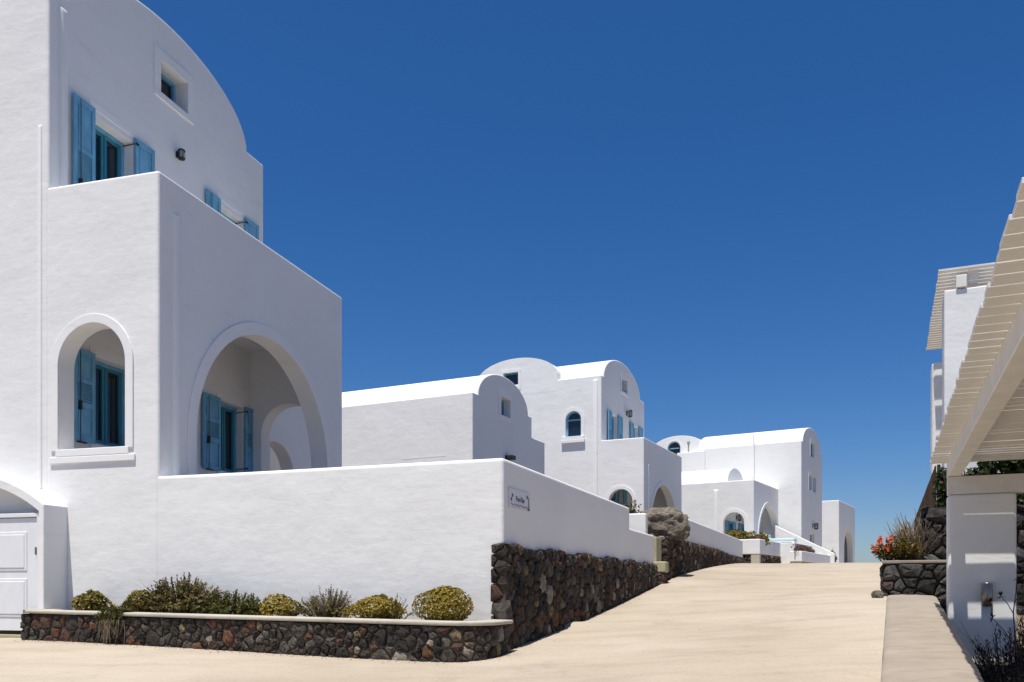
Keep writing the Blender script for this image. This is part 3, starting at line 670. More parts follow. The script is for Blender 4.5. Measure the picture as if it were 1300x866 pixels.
# ------------------------------------------------------------------ leaf and twig builders
def leaf(bm, p, d, up, ln, wd, fold=.25):
    d = d.normalized(); s = d.cross(up)
    if s.length < 1e-4: s = d.cross(Vector((1, 0, .2)))
    s.normalize(); nrm = s.cross(d)
    v = [bm.verts.new(q) for q in (p, p + d * ln * .5 + s * wd * .5 + nrm * fold * wd * .3, p + d * ln, p + d * ln * .5 - s * wd * .5 + nrm * fold * wd * .3)]
    bm.faces.new(v)
def rv(rg): 
    while True:
        v = Vector((rg.uniform(-1, 1), rg.uniform(-1, 1), rg.uniform(-1, 1)))
        if 0.05 < v.length < 1: return v.normalized()
def rosette_ball(bm, rg, c, rx, ry, rz, n, ln, wd, lump=.15, k=7, low=-.85):
    ph = [(rv(rg), rg.uniform(.6, 1.4)) for _ in range(12)]
    for i in range(n):
        d = rv(rg)
        if d.z < low: d.z = -d.z * .6; d.normalize()
        lum = 1 + lump * sum(max(0, d.dot(q) - .72) * a * 3 for q, a in ph) - lump * .4
        r = lum * (rg.uniform(.55, .8) if i % 4 == 0 else rg.uniform(.88, 1.03))
        p = c + Vector((d.x * rx * r, d.y * ry * r, d.z * rz * r))
        nrm = Vector((d.x / rx, d.y / ry, d.z / rz)).normalized()
        nrm = (nrm + rv(rg) * .35).normalized(); t1 = nrm.cross(rv(rg)).normalized(); t2 = nrm.cross(t1)
        for j in range(k):
            a = 2 * math.pi * (j + rg.random() * .5) / k
            dd = (t1 * math.cos(a) + t2 * math.sin(a)) + nrm * rg.uniform(.35, 1.1)
            leaf(bm, p, dd, nrm, ln * rg.uniform(.7, 1.25), wd * rg.uniform(.8, 1.2))
def sprigs(bm, rg, c, n, reach, height, ln, wd, per=16, bias=Vector((0, 0, 0)), droop=0.0, stem_bm=None):
    """upright or arching shoots clad in small leaves"""
    for i in range(n):
        a = rg.uniform(0, 2 * math.pi); q = math.sqrt(rg.random())
        tip = c + Vector((math.cos(a) * reach[0] * q, math.sin(a) * reach[1] * q, height * (1 - .75 * q * q) * rg.uniform(.65, 1.1))) + bias * q
        base = c + Vector((math.cos(a) * reach[0] * q * .45, math.sin(a) * reach[1] * q * .45, 0))
        mid = base.lerp(tip, .55) + Vector((0, 0, height * .08)); tip.z -= droop * q
        pts = [base, mid, tip]
        if stem_bm is not None: tube(stem_bm, pts, [.006, .004, .002], 3)
        for j in range(per):
            f = .25 + .75 * (j + rg.random()) / per
            p = base.lerp(mid, f * 2) if f < .5 else mid.lerp(tip, f * 2 - 1)
            ax = (tip - base).normalized(); d = (rv(rg) + ax * .9)
            leaf(bm, p, d, ax, ln * rg.uniform(.6, 1.2), wd)
def dry_twigs(bm, rg, c, n, reach, height, rad=.004, curl=.5):
    for i in range(n):
        a = rg.uniform(0, 2 * math.pi); q = rg.uniform(.3, 1)
        p = c.copy(); pts = [p.copy()]
        d = Vector((math.cos(a) * reach[0] * q, math.sin(a) * reach[1] * q, height * rg.uniform(.4, 1)))
        for s in range(4):
            p = p + d / 4 + rv(rg) * d.length * .09 * curl; pts.append(p.copy())
        tube(bm, pts, [rad, rad * .8, rad * .6, rad * .5, rad * .3], 3)
def plant(name, label, cat, x, y, z, builder, group=None):
    """builder returns list of (part name, bmesh, material)"""
    t = T(name, label, cat, x, y, z, 90, group)
    for (nm, bm, mt) in builder(random.Random(hash((round(x, 2), round(y, 2))) % 99991)):
        o = finish(nm, bm, mt, t.e, None, False)
        if nm not in ('flower', 'stem', 'branches'): o['kind'] = 'stuff'      # leaves and twigs nobody could count
    return t
def on_planter(y, x=-.55): return (-.14 + x * math.sin(a20) - y * math.cos(a20), 12.5 + x * math.cos(a20) + y * math.sin(a20))
def stems(rg, c, n, r, h, rad=.008):
    bm = bmesh.new(); dry_twigs(bm, rg, c, n, (r, r), h, rad, .4); return bm
O = Vector((0, 0, 0))
def ball(rx, ry, rz, n, mat, ln=.04, wd=.024, lump=.12):
    def f(rg):
        bm = bmesh.new(); rosette_ball(bm, rg, Vector((0, 0, rz * .72)), rx, ry, rz, n, ln, wd, lump)
        return [('foliage', bm, mat), ('stem', stems(rg, O, 9, rx * .6, rz * 1.0), 'twig')]
    return f
def shag(reach, height, n, mat, ln=.05, wd=.016, per=18, dry=0, droop=0.0, bias=O, dryr=1.0):
    def f(rg):
        bm = bmesh.new(); sb = bmesh.new(); sprigs(bm, rg, O, n, reach, height, ln, wd, per, bias, droop, sb)
        out = [('foliage', bm, mat), ('stem', sb, 'twig')]
        if dry:
            db = bmesh.new(); dry_twigs(db, rg, O, dry, (reach[0] * dryr, reach[1] * dryr), height * .75, .005, .8); out.append(('dry_twigs', db, 'straw'))
        return out
    return f
ZS = -.50
BED = 'shrubs in the stone planter'
P_ = lambda y, x=-.55: (*on_planter(y, x), ZS)
SHR = [
 ('lumpy olive shrub with curled leaves beside the gate portal', 7.30, -.5, ball(.26, .22, .21, 900, 'leaf_olive', .046, .030, .55)),
 ('yellowish rounded shrub that spills green shoots over the planter coping', 6.15, -.62, None),
 ('spreading dark green shrub, the tallest in the planter, with bare twigs below', 5.35, -.5, shag((1.0, .42), .68, 330, 'leaf_dark', .055, .026, 30, 110)),
 ('low creeping green shrub with upright tips between the dark shrub and a gold ball', 4.35, -.5, shag((.85, .36), .42, 300, 'leaf_green', .046, .022, 28, 12)),
 ('small clipped gold ball shrub near the middle of the planter', 3.45, -.5, ball(.29, .26, .19, 1000, 'leaf_gold', .030, .019, .30)),
 ('half-dead grey brown shrub with a tangle of dry twigs', 2.65, -.45, shag((.62, .34), .50, 110, 'leaf_dark', .050, .020, 20, 420, dryr=.8)),
 ('loose yellow green shrub with long thin sprigs next to the big round bush', 1.80, -.5, None),
 ('large round golden green bush at the corner end of the planter', .72, -.45, ball(.335, .33, .29, 1900, 'leaf_gold', .030, .019, .14)),
]
def spill(rg):
    bm = bmesh.new(); rosette_ball(bm, rg, Vector((0.05, 0, .22)), .25, .22, .20, 360, .045, .028, .25)
    b2 = bmesh.new(); s2 = bmesh.new(); sprigs(b2, rg, Vector((-.02, -.12, .02)), 190, (.32, .27), .28, .045, .020, 22, O, .05, s2)
    # shoots hanging over the coping
    hv = bmesh.new()
    for i in range(90):
        u = rg.uniform(-.26, .20); p = Vector((u, -.30, .10)); e = Vector((u + rg.uniform(-.08, .08), rg.uniform(-.66, -.56), rg.uniform(-.22, .06)))
        m_ = Vector((u, -.52, .15)); tube(s2, [p, m_, e], [.005, .004, .002], 3)
        for j in range(18):
            f = rg.random(); q = m_.lerp(e, f) if rg.random() < .7 else p.lerp(m_, f)
            leaf(b2, q, rv(rg) + Vector((0, -.4, 0)), Vector((0, 0, 1)), .042, .016)
    for i in range(60):
        u = rg.gauss(-.02, .13); p = Vector((u, -.60, -.02)); e = Vector((u + rg.uniform(-.05, .05), -.64 + rg.uniform(-.02, .02), rg.uniform(-.42, -.12)))
        tube(hv, [p, p.lerp(e, .5) + rv(rg) * .02, e], [.005, .004, .002], 3)
    return [('foliage', bm, 'leaf_olive'), ('shoots', b2, 'leaf_green'), ('stem', s2, 'twig'), ('hanging_twigs', hv, 'straw')]
def loose(rg):
    bm = bmesh.new(); rosette_ball(bm, rg, Vector((0, 0, .17)), .33, .26, .19, 1300, .034, .021, .40)
    b2 = bmesh.new(); s2 = bmesh.new(); sprigs(b2, rg, Vector((.25, 0, 0)), 34, (.45, .3), .40, .036, .012, 20, O, 0, s2)
    return [('foliage', bm, 'leaf_gold'), ('sprigs', b2, 'leaf_green'), ('stem', s2, 'twig')]
for lab, y, x, fn in SHR:
    if fn is None: fn = spill if 'spills' in lab else loose
    t = plant('shrub', lab, 'shrub', *P_(y, x), fn, BED)
    t.e.rotation_euler = (0, 0, R(-20.5))

# ------------------------------------------------------------------ white house behind (vaulted wing) and the twin-vault house
h2 = T('white_house', 'low white barrel vaulted house with a small square gable window', 'house', -1.422, 31, 0, 26)
solid(h2, 'wall', vault_poly(0, 5.12, 0, 7.04, 2.6, 2.17, 1.12), 'y', 0, 11, cuts=[cut_box(h2, 2.27, 3.07, -.2, .42, 6.61, 7.32)], r=.05)
solid(h2, 'rear_block', rect(5.0, 6.52, 0, 6.2), 'y', .03, 4.0, r=.04)
window(h2, 'R', 0, 2.27, 3.07, 6.61, 7.32, .34, None, trim=.17, sill=.03, sash=False)
bm = bmesh.new(); mbox(bm, M('F', 0), 1.09, 3.0, 0, .005, 4.79, 4.84); mbox(bm, M('F', 0), 1.09, 1.13, 0, .004, 4.2, 4.79); h2.part('ledge', bm, 'plaster_trim')
bm = bmesh.new(); mbox(bm, M('R', 0), 2.62, 3.0, 0, .3, 4.95, 5.12); bevel(bm, .03, 2); h2.part('floodlight', bm, 'iron')

def porch_house(t, w, D, zt, zb, fa, ra, mainx):
    """porch block with a front arch (u0,u1,spring) and a road-side arch"""
    cuts = [cut_box(t, .3, D - .35, .35, w + 1, zb + 1.2, zt - 1.25), cut_box(t, .22, D - .22, .22, w + 1, zt - .95, zt + 1),
            cut_prism(t, arch_poly(fa[0], fa[1], zb + 1.2, fa[2]), 'x', -.3, .45), cut_prism(t, arch_poly(ra[0], ra[1], zb + 1.2, ra[2], ra[3]), 'y', -.3, .45)]
    solid(t, 'porch', rect(-.004, D, zb, zt), 'y', 0, w + .05, cuts=cuts, r=.045)
    bm = bmesh.new(); mprism(bm, M('F', -.004), band_poly(fa[0], fa[1], zb + 1.2, fa[2], .17), 0, .03); t.part('arch_trim', bm, 'plaster_trim')
    bm = bmesh.new(); mprism(bm, M('R', 0), band_poly(ra[0], ra[1], zb + 1.2, ra[2], .2, ra[3]), 0, .03); t.part('arch_trim', bm, 'plaster_trim')

h3 = T('white_house', 'tall white house with two barrel vaults and an arched blue window behind the boulder', 'house', 6.30, 41, 0, 26)
W3 = 2.15
cuts = [cut_box(h3, 3.04, 3.97, W3 - .2, W3 + .42, 10.20, 10.92), cut_prism(h3, arch_poly(W3 + 1.06, W3 + 1.89, 7.43, 8.30), 'x', -.2, .36)]
cuts += [cut_box(h3, a, c, W3 - .2, W3 + .32, 6.2, 8.72) for (a, c) in ((1.42, 2.36), (4.95, 5.85))]
cuts.append(cut_box(h3, 2.3, 3.2, W3 - .2, W3 + .32, 3.0, 5.2))
solid(h3, 'wall', vault_poly(0, 7.0, 0, 10.36, 3.3, 2.95, 1.33), 'y', W3, W3 + 9, cuts=cuts, r=.05)
vc = W3 + 4.62
solid(h3, 'cross_vault', [(vc - 2.3, 9.8), (vc + 2.3, 9.8), (vc + 2.3, 10.62)] + arc(vc, 10.62, 2.3, 1.08, 0, 180, 72), 'x', -.003, 8, r=0,
      cuts=[cut_box(h3, -.2, .33, W3 + 4.50, W3 + 5.35, 10.08, 11.0)])
window(h3, 'F', -.003, W3 + 4.50, W3 + 5.35, 10.08, 11.0, .22, None, trim=.14, sash=False, frame='teal')
porch_house(h3, W3, 6.93, 7.15, 0, (.56, 1.78, 4.12), (1.2, 5.7, 3.2, 2.0), 0)
for (a, c) in ((1.42, 2.36), (4.95, 5.85)): window(h3, 'R', W3, a, c, 6.2, 8.72, .26, .62, .07, shz=(6.25, 8.80), iron=False)
window(h3, 'R', W3, 2.3, 3.2, 3.0, 5.2, .26, .5, .05, iron=False)
window(h3, 'R', W3, 3.04, 3.97, 10.20, 10.92, .36, None, trim=.18, sill=.03, sash=False)
window(h3, 'F', 0, W3 + 1.06, W3 + 1.89, 7.43, 8.30, .22, None, arch=8.30, trim=.17, sill=.10)
bm = bmesh.new(); mbox(bm, M('F', 0), W3 + .85, W3 + 2.1, 0, .13, 7.12, 7.29); bevel(bm, .02, 2); h3.part('sill', bm, 'plaster_trim')
lantern(h3, 'R', W3, 3.85, 9.18, 1.4); lantern(h3, 'R', W3, 1.15, 4.55, 1.4)
ridge(h3, 'F', 0, W3 + .30, 2, 10.17, .12); ridge(h3, 'R', 0, .67, 2, 5.95, .11)

h4 = T('white_house', 'white vaulted house with narrow gable windows at the top of the road', 'house', 13.52, 48, .5, 31)
# low block
cuts = [cut_box(h4, .3, 6.1, .35, 1.95, 1.7, 5.0), cut_prism(h4, arch_poly(.53, 1.72, 1.7, 3.62), 'x', -.3, .45), cut_prism(h4, arch_poly(.95, 5.6, 1.7, 2.6, 2.2), 'y', -.3, .45),
        cut_prism(h4, arch_poly(.55, 1.75, 1.7, 3.1), 'x', 5.9, 7.0)]
solid(h4, 'porch', rect(0, 6.5, .5, 6.0), 'y', 0, 6.2, cuts=cuts, r=.045)
bm = bmesh.new(); mprism(bm, M('F', 0), band_poly(.53, 1.72, 1.7, 3.62, .2), 0, .03); h4.part('arch_trim', bm, 'plaster_trim')
bm = bmesh.new(); mprism(bm, M('R', 0), band_poly(.95, 5.6, 1.7, 2.6, .2, 2.2), 0, .03); h4.part('arch_trim', bm, 'plaster_trim')
window(h4, 'R', 1.95, 1.5, 2.4, 2.0, 3.85, -.02, .55, .05, iron=False); window(h4, 'R', 1.95, 4.2, 5.0, 2.0, 3.85, -.02, .5, .05, iron=False)
lantern(h4, 'R', 1.95, 3.3, 4.2, 1.4); ridge(h4, 'F', 0, 2.16, 2, 5.55, .13)
solid(h4, 'porch_vault', [(.5, 5.6), (3.83, 5.6), (3.83, 6.02)] + arc(2.165, 6.02, 1.66, .95, 0, 180, 60), 'y', 1.64, 6.1, r=.03)
# main body: its corner lies at (17.53,52) -> local
ca, sa = math.cos(R(31)), math.sin(R(31))
dx, dy = 17.53 - 13.52, 52 - 48
mx, my = dx * sa + dy * ca, -dx * ca + dy * sa
cuts = [cut_box(h4, mx + 2.5, mx + 3.57, my - .2, my + .3, 8.25, 9.16)] + [cut_box(h4, mx + a, mx + a + .85, my - .2, my + .3, 6.08, 7.03) for a in (2.05, 3.25)] + [cut_box(h4, mx + 2.4, mx + 3.6, my - .2, my + .3, 1.3, 3.4)]
solid(h4, 'wall', vault_poly(mx, mx + 6.1, .5, 8.87, mx + 3.05, 2.65, 1.18), 'y', my, my + 6.6, cuts=cuts, r=.05)
window(h4, 'R', my, mx + 2.5, mx + 3.57, 8.25, 9.16, .2, None, trim=.15, sash=False)
for a in (2.05, 3.25): window(h4, 'R', my, mx + a, mx + a + .85, 6.08, 7.03, .2, None, trim=.12, sash=False)
window(h4, 'R', my, mx + 2.4, mx + 3.6, 1.3, 3.4, .2, None, sash=False, frame='gate_white')
lantern(h4, 'R', my, mx + 3.2, 3.9, 1.5)
bm = bmesh.new(); tube(bm, [(mx - .05, my + 2.87, 6.9), (mx - .05, my + 2.87, 9.4)], .05, 6); h4.part('vent_pipe', bm, 'plaster_trim', None, 50)
# rear-left vault with fanlight, block in front of it
dx, dy = 12.43 - 13.52, 56 - 48
rx, ry = dx * sa + dy * ca, -dx * ca + dy * sa
solid(h4, 'rear_vault', [(ry - .1, .5), (ry + 3.5, .5), (ry + 3.5, 9.15)] + arc(ry + 1.7, 9.15, 1.8, .85, 0, 180, 60) + [(ry - .1, 9.15)], 'x', rx, rx + 5, r=.04, cuts=[cut_prism(h4, arch_poly(ry + 1.5, ry + 2.4, 8.7, 9.2), 'x', rx - .3, rx + .25)])
window(h4, 'F', rx, ry + 1.5, ry + 2.4, 8.7, 9.2, .15, None, arch=9.2, trim=.10)
solid(h4, 'stair_block', rect(rx - .9, rx - .02, .5, 8.72), 'y', ry - .45, ry + 1.42, r=.04)
bm = bmesh.new(); tube(bm, [(rx - .3, ry + .85, 8.7), (rx - .3, ry + .85, 9.35)], .05, 6); tube(bm, [(rx - .3, ry + .85, 9.3), (rx - .3, ry + .85, 9.5)], .10, 8); h4.part('vent_pipe', bm, 'lamp_glass', None, 50)
# sloping stair wall in front of the main body
solid(h4, 'stair_wall', [(my - 2.05, .8), (my + 1.4, .8), (my + 1.4, 3.75), (my + 1.1, 3.58), (my - 2.05, 1.95)], 'x', mx - .85, mx - .6, r=.03)

h5 = T('white_house', 'small flat roofed white block with a side arch at the crest of the road', 'house', 22.85, 60, .8, 31)
solid(h5, 'wall', rect(0, 6.47, .8, 6.06), 'y', 0, 3.5, r=.045, cuts=[cut_prism(h5, arch_poly(1.95, 5.55, 1.0, 2.55, 1.65), 'y', -.3, .5), cut_box(h5, .4, 6.07, .4, 3.1, 1.0, 5.2)])

# ------------------------------------------------------------------ opening, boulder, second garden wall
sb = T('return_wall', 'short white return wall behind the boulder at the garden opening', 'wall', 3.42, 24.6, -.1, 20)
bm = bmesh.new(); box(bm, 0, .3, -.42, .5, -.1, 2.1); bevel(bm, .04); sb.part('wall', bm, 'plaster', None, 9)
st = T('garden_steps', 'yellowed concrete steps in the gap between the garden walls', 'steps', 3.95, 23.95, -.2, 20.3)
bm = bmesh.new(); box(bm, .35, 1.1, -.02, .62, -.2, 1.42); bevel(bm, .03, 2); st.part('riser_block', bm, 'step')
bm = bmesh.new(); box(bm, -.12, .33, -.36, .40, .40, .70); bevel(bm, .03, 2); st.part('step', bm, 'step')
bm = bmesh.new(); box(bm, -.08, .33, -.30, .36, -.2, .395); st.part('stone_core', bm, 'mortar_dark')
facing(st, [(-.08, .36), (-.08, -.26), (-.04, -.30), (.33, -.30)], lambda q: -.1, lambda q: .39, .22, .012, .04, 51)

gw2 = T('garden_wall', 'long white garden wall on a lava stone base beyond the boulder', 'wall', 4.77, 26.0, 0, 22)
bm = bmesh.new(); box(bm, 1.5, 17.7, 0, .3, .3, 2.28); bevel(bm, .045); gw2.part('wall', bm, 'plaster', None, 9)
bm = bmesh.new(); box(bm, -.72, 17.9, -.05, .28, -.1, 1.42); gw2.part('stone_core', bm, 'mortar_dark')
def g2(s):
    a = R(22); return gz(4.77 + s * math.sin(a) + .05, 26 + s * math.cos(a)) - .05
facing(gw2, [(-.76, .62), (-.76, -.01), (-.70, -.06), (18.2, -.06)], lambda s: g2(max(0, s - 1.3)), lambda s: 1.50 - .22 * smooth01((s - 10) / 9) + .02 * math.sin(s * 5), .25, .012, .07, 21, cap=290)
bm = bmesh.new(); box(bm, -.74, 1.48, .02, .62, -.1, 1.40); gw2.part('pier_core', bm, 'mortar_dark')

def boulder_bm(seed, sx, sy, sz):
    from mathutils import noise as mn
    bm = bmesh.new(); bmesh.ops.create_icosphere(bm, subdivisions=5, radius=1)
    for v in bm.verts:
        p = v.co.copy()
        q = Vector([math.copysign(abs(k) ** .80, k) for k in p]); q.z = max(-.62, q.z)
        q *= 1.04
        d = .20 * mn.noise(p * 1.5 + Vector((seed, 0, 0))) + .15 * mn.noise(p * 3.3 + Vector((0, seed, 0))) + .085 * mn.fractal(p * 7 + Vector((0, 0, seed)), .8, 2.2, 5)
        d += .03 * abs(mn.noise(Vector((p.x * 5, p.y * 5, p.z * 14 + seed))))
        q += p * d
        v.co = Vector((q.x * sx, q.y * sy, q.z * sz))
    return bm
bo = T('boulder', 'weathered grey brown boulder resting on the stone pier', 'boulder', 4.64, 26.2, 1.44, 22)
bm = boulder_bm(3.3, .60, .74, .56)
zmin = min(v.co.z for v in bm.verts)
for v in bm.verts: v.co.z = max(v.co.z - zmin - .06, 0.0) + 1.44
bmesh.ops.translate(bm, verts=bm.verts[:], vec=(.35, .1, 0)); bo.part('rock', bm, 'boulder', None, 50)

# ------------------------------------------------------------------ planters, lounger and plants at the top of the road
tp = T('white_planter', 'white planter box with leafy shrubs at the end of the long garden wall', 'planter', 12.3, 42.6, .6, 31)
tp_az = 31
bm = bmesh.new(); prism(bm, [(0, 0), (4.6, 0), (4.6, .28), (.28, .28), (.28, 1.5), (0, 1.5)], 'z', 1.62, 2.38); bevel(bm, .04); tp.part('wall', bm, 'plaster', None, 9)
bm = bmesh.new(); box(bm, .02, .30, .02, .45, .6, 1.615); tp.part('pier', bm, 'coping_pale')
bm = bmesh.new(); box(bm, .35, 4.5, .05, .26, .6, 1.615); tp.part('stone_core', bm, 'mortar_dark')
facing(tp, [(.32, .03), (4.6, .03)], lambda s: .9, lambda s: 1.61, .25, .012, .07, 31, many=True)
facing(tp, [(.12, 1.5), (.12, .46)], lambda s: .9, lambda s: 1.61, .25, .012, .07, 32, many=True)
bm = bmesh.new(); box(bm, .28, 4.5, .28, 1.4, .6, 2.2); tp.part('soil_bed', bm, 'soil')
l5 = T('low_wall', 'low white terrace wall with a narrow planting trough below the stair wall', 'wall', 14.86, 44.0, .9, 31)
bm = bmesh.new(); prism(bm, [(0, 0), (7.4, 0), (7.4, .2), (.2, .2), (.2, .42), (7.4, .42), (7.4, .62), (0, .62)], 'z', 1.3, 1.84); bevel(bm, .03); l5.part('wall', bm, 'plaster', None, 9)
bm = bmesh.new(); box(bm, .03, 7.3, .03, .6, .9, 1.295); l5.part('plinth', bm, 'step')
bm = bmesh.new(); box(bm, .2, 7.3, .2, .42, 1.3, 1.76); l5.part('soil_bed', bm, 'soil')
bm = bmesh.new(); box(bm, 1.6, 6.0, .72, 3.6, .9, 2.355); bevel(bm, .03); l5.part('terrace', bm, 'plaster', None, 9)
sl = T('sun_lounger', 'sun lounger with pale blue cushions on the terrace wall', 'sun lounger', 14.55, 47.6, 2.36, 31)
def cushion(x0, x1, y0, y1, z0, z1, rise=0):
    bm = bmesh.new(); hexa(bm, [(x0, y0, z0), (x1, y0, z0 + rise), (x1, y1, z0 + rise), (x0, y1, z0), (x0, y0, z1), (x1, y0, z1 + rise), (x1, y1, z1 + rise), (x0, y1, z1)]); bevel(bm, .05, 3); return bm
sl.part('mattress', cushion(-.35, .35, -1.15, .1, 2.50, 2.66), 'pale_blue', None, 40)
sl.part('pillow', cushion(-.3, .3, .25, .62, 2.74, 2.90, 0), 'pale_blue', None, 40)
bm = bmesh.new(); hexa(bm, [(-.35, .1, 2.52), (.35, .1, 2.52), (.35, .85, 2.78), (-.35, .85, 2.78), (-.35, .1, 2.66), (.35, .1, 2.66), (.35, .82, 2.94), (-.35, .82, 2.94)]); bevel(bm, .05, 3); sl.part('backrest', bm, 'pale_blue', None, 40)
bm = bmesh.new(); box(bm, -.36, .36, -1.15, .85, 2.44, 2.495); sl.part('frame', bm, 'gate_white')
for (a, c) in ((-.32, -1.1), (.28, -1.1), (-.32, .7), (.28, .7)):
    bm = bmesh.new(); box(bm, a, a + .05, c, c + .05, 2.36, 2.44); sl.part('leg', bm, 'gate_white')

def bush(rx, ry, rz, n, mat, mat2, ln, wd):
    def f(rg):
        bm = bmesh.new(); rosette_ball(bm, rg, Vector((0, 0, rz * .7)), rx, ry, rz, n, ln, wd, .4)
        b2 = bmesh.new(); s2 = bmesh.new(); sprigs(b2, rg, O, 40, (rx, ry), rz * 1.9, ln, wd * .7, 12, O, 0, s2)
        return [('foliage', bm, mat), ('shoots', b2, mat2), ('stem', s2, 'twig')]
    return f
plant('shrub', 'dense dark green bush rising above the long garden wall in front of the arched porch', 'shrub', 11.5, 44.2, 2.05, bush(.85, .7, .50, 520, 'leaf_olive', 'leaf_green', .15, .09))
t = plant('shrub', 'rust and green shrub in the white planter box', 'shrub', 13.08, 45.3, 2.15, bush(.40, 1.5, .28, 520, 'leaf_rust', 'leaf_rust', .10, .06)); t.e.rotation_euler = (0, 0, R(-31))
t = plant('shrub', 'dry reddish brown ground plants in the trough of the low terrace wall', 'shrub', 15.95, 46.6, 1.74, bush(.16, 2.2, .22, 420, 'leaf_brown', 'leaf_brown', .10, .05)); t.e.rotation_euler = (0, 0, R(-31))
plant('agave', 'green spiky plant at the foot of the stair wall', 'plant', 19.9, 53.5, 1.35, shag((.3, .3), 1.0, 60, 'leaf_green', .22, .07, 8))
plant('shrub', 'small green plant peeping over the wall below the arched window', 'shrub', 5.3, 39.0, 3.2, bush(.5, .4, .3, 90, 'leaf_green', 'leaf_green', .1, .05))

# ------------------------------------------------------------------ right side: concrete-topped wall, stone planter, fence
lw = T('low_wall', 'low retaining wall with a broad smooth concrete top beside the road', 'wall', 3.65, 8.5, -2.6, 23.9)
def cz(x): return -.94 + x * .0699
bm = bmesh.new()
k = 44; xs2 = [-11 + 21.7 * i / k for i in range(k + 1)]
from mathutils import noise as mn
prof = [(0.0, -.10), (0.0, -.02), (.02, .012), (.08, .03), (.3, .042), (.6, .036), (-9, 0)]
rings = []
for x in xs2:
    e = .012 * mn.noise(Vector((x * .8, 0, 0))); e2 = .02 * mn.noise(Vector((x * 1.1, 5, 0)))
    sec = [(.0 + e, -1.4), (.0 + e, -.015), (-.03 + e, .015), (-.10 + e, .030), (-.30, .040 + e), (-.62, .036 + e2), (-.86 + e2, .022), (-.935 + e2, -.01), (-.95 + e2, -.06), (-.95 + e2, -1.55)]
    rings.append([bm.verts.new((x, y, cz(x) + z)) for (y, z) in sec])
for a, b in zip(rings, rings[1:]):
    for j in range(len(a) - 1): bm.faces.new((a[j], a[j + 1], b[j + 1], b[j]))
bm.faces.new(rings[0]); bm.faces.new(rings[-1][::-1])
lw.part('coping', bm, 'coping', None, 40)

rp = T('planter', 'short lava stone planter with thin coping and red flowers beside the road', 'planter', 7.95, 18.22, -.8, 23.9)
bm = bmesh.new(); box(bm, .0, 2.2, -1.12, 0, -.8, .49); rp.part('core', bm, 'mortar_dark')
bm = bmesh.new(); box(bm, -.09, 2.3, -1.14, .09, .49, .555); bevel(bm, .015, 2); rp.part('coping', bm, 'coping')
facing(rp, [(2.2, .02), (.06, .02), (-.02, -.05), (-.02, -1.5)], lambda s: -.75, lambda s: .487, .33, .012, .09, 41, mat='stone_dark')
rw = T('retaining_wall', 'tall dark lava stone retaining wall behind the pergola pillar', 'wall', 9.05, 18.75, -1.6, 23.9)
bm = bmesh.new(); box(bm, .0, .5, -7.5, .0, -1.6, 1.72); rw.part('core', bm, 'mortar_dark')
facing(rw, [(.6, .01), (.02, .01), (-.02, -.05), (-.02, -7.5)], lambda s: -1.6, lambda s: 1.72 + .06 * math.sin(s * 4), .34, .014, .10, 43, cap=250, mat='stone_dark')

rf = T('reed_fence', 'dark brown reed screen fence running up behind the red flowers', 'fence', 9.55, 19.35, .3, 23.7)
bm = bmesh.new(); rg = random.Random(4)
for i in range(900):
    x = i * .02 + rg.uniform(-.008, .008); r_ = rg.uniform(.005, .009); y = rg.uniform(-.012, .012); h = 2.72 + rg.uniform(-.03, .02)
    hexa(bm, [(x - r_, y - r_, .35), (x + r_, y - r_, .35), (x + r_, y + r_, .35), (x - r_, y + r_, .35), (x - r_, y - r_, h), (x + r_, y - r_, h), (x + r_, y + r_, h), (x - r_, y + r_, h)])
o = rf.part('reeds', bm, 'reed'); o['kind'] = 'stuff'
for zz in (.7, 1.6, 2.5):
    bm = bmesh.new(); tube(bm, [(0, -.03, zz), (18, -.03, zz)], .018, 5); rf.part('rail', bm, 'reed')
for i in range(7):
    bm = bmesh.new(); tube(bm, [(i * 3.0, -.06, .3), (i * 3.0, -.06, 2.75)], .035, 6); rf.part('post', bm, 'reed')

def flowers(rg):
    lf = bmesh.new(); sm = bmesh.new(); out = []
    for i in range(170):
        a = rg.uniform(0, 6.28); q = math.sqrt(rg.random()); tip = Vector((math.cos(a) * .54 * q + .05, math.sin(a) * .45 * q, .82 * (1 - .5 * q) * rg.uniform(.5, 1.05)))
        base = Vector((tip.x * .3, tip.y * .3, 0)); tube(sm, [base, base.lerp(tip, .6) + Vector((0, 0, .05)), tip], [.006, .005, .003], 3)
        for j in range(12):
            p = base.lerp(tip, rg.uniform(.35, 1)); leaf(lf, p, rv(rg) + Vector((0, 0, .4)), Vector((0, 0, 1)), .075, .045)
        if tip.x < -.08 and i % 2 == 0:
            for k in range(2):
                fb = bmesh.new(); c = tip + rv(rg) * .035 + Vector((0, -.02, .02)); ax = (rv(rg) * .6 + Vector((-.3, -.7, .6))).normalized()
                t1 = ax.cross(rv(rg)).normalized(); t2 = ax.cross(t1); cv = fb.verts.new(c); ring = []
                for j in range(10):
                    an = j * math.pi / 5; rr = .042 if j % 2 == 0 else .024
                    ring.append(fb.verts.new(c + (t1 * math.cos(an) + t2 * math.sin(an)) * rr + ax * (.018 if j % 2 == 0 else .012)))
                for j in range(10): fb.faces.new((cv, ring[j], ring[(j + 1) % 10]))
                out.append(('flower', fb, 'petal_red'))
    return [('foliage', lf, 'leaf_bloom'), ('stem', sm, 'twig')] + out
plant('flowering_shrub', 'shrub with bright red flowers in the short stone planter', 'flower', 8.30, 18.65, .50, flowers)
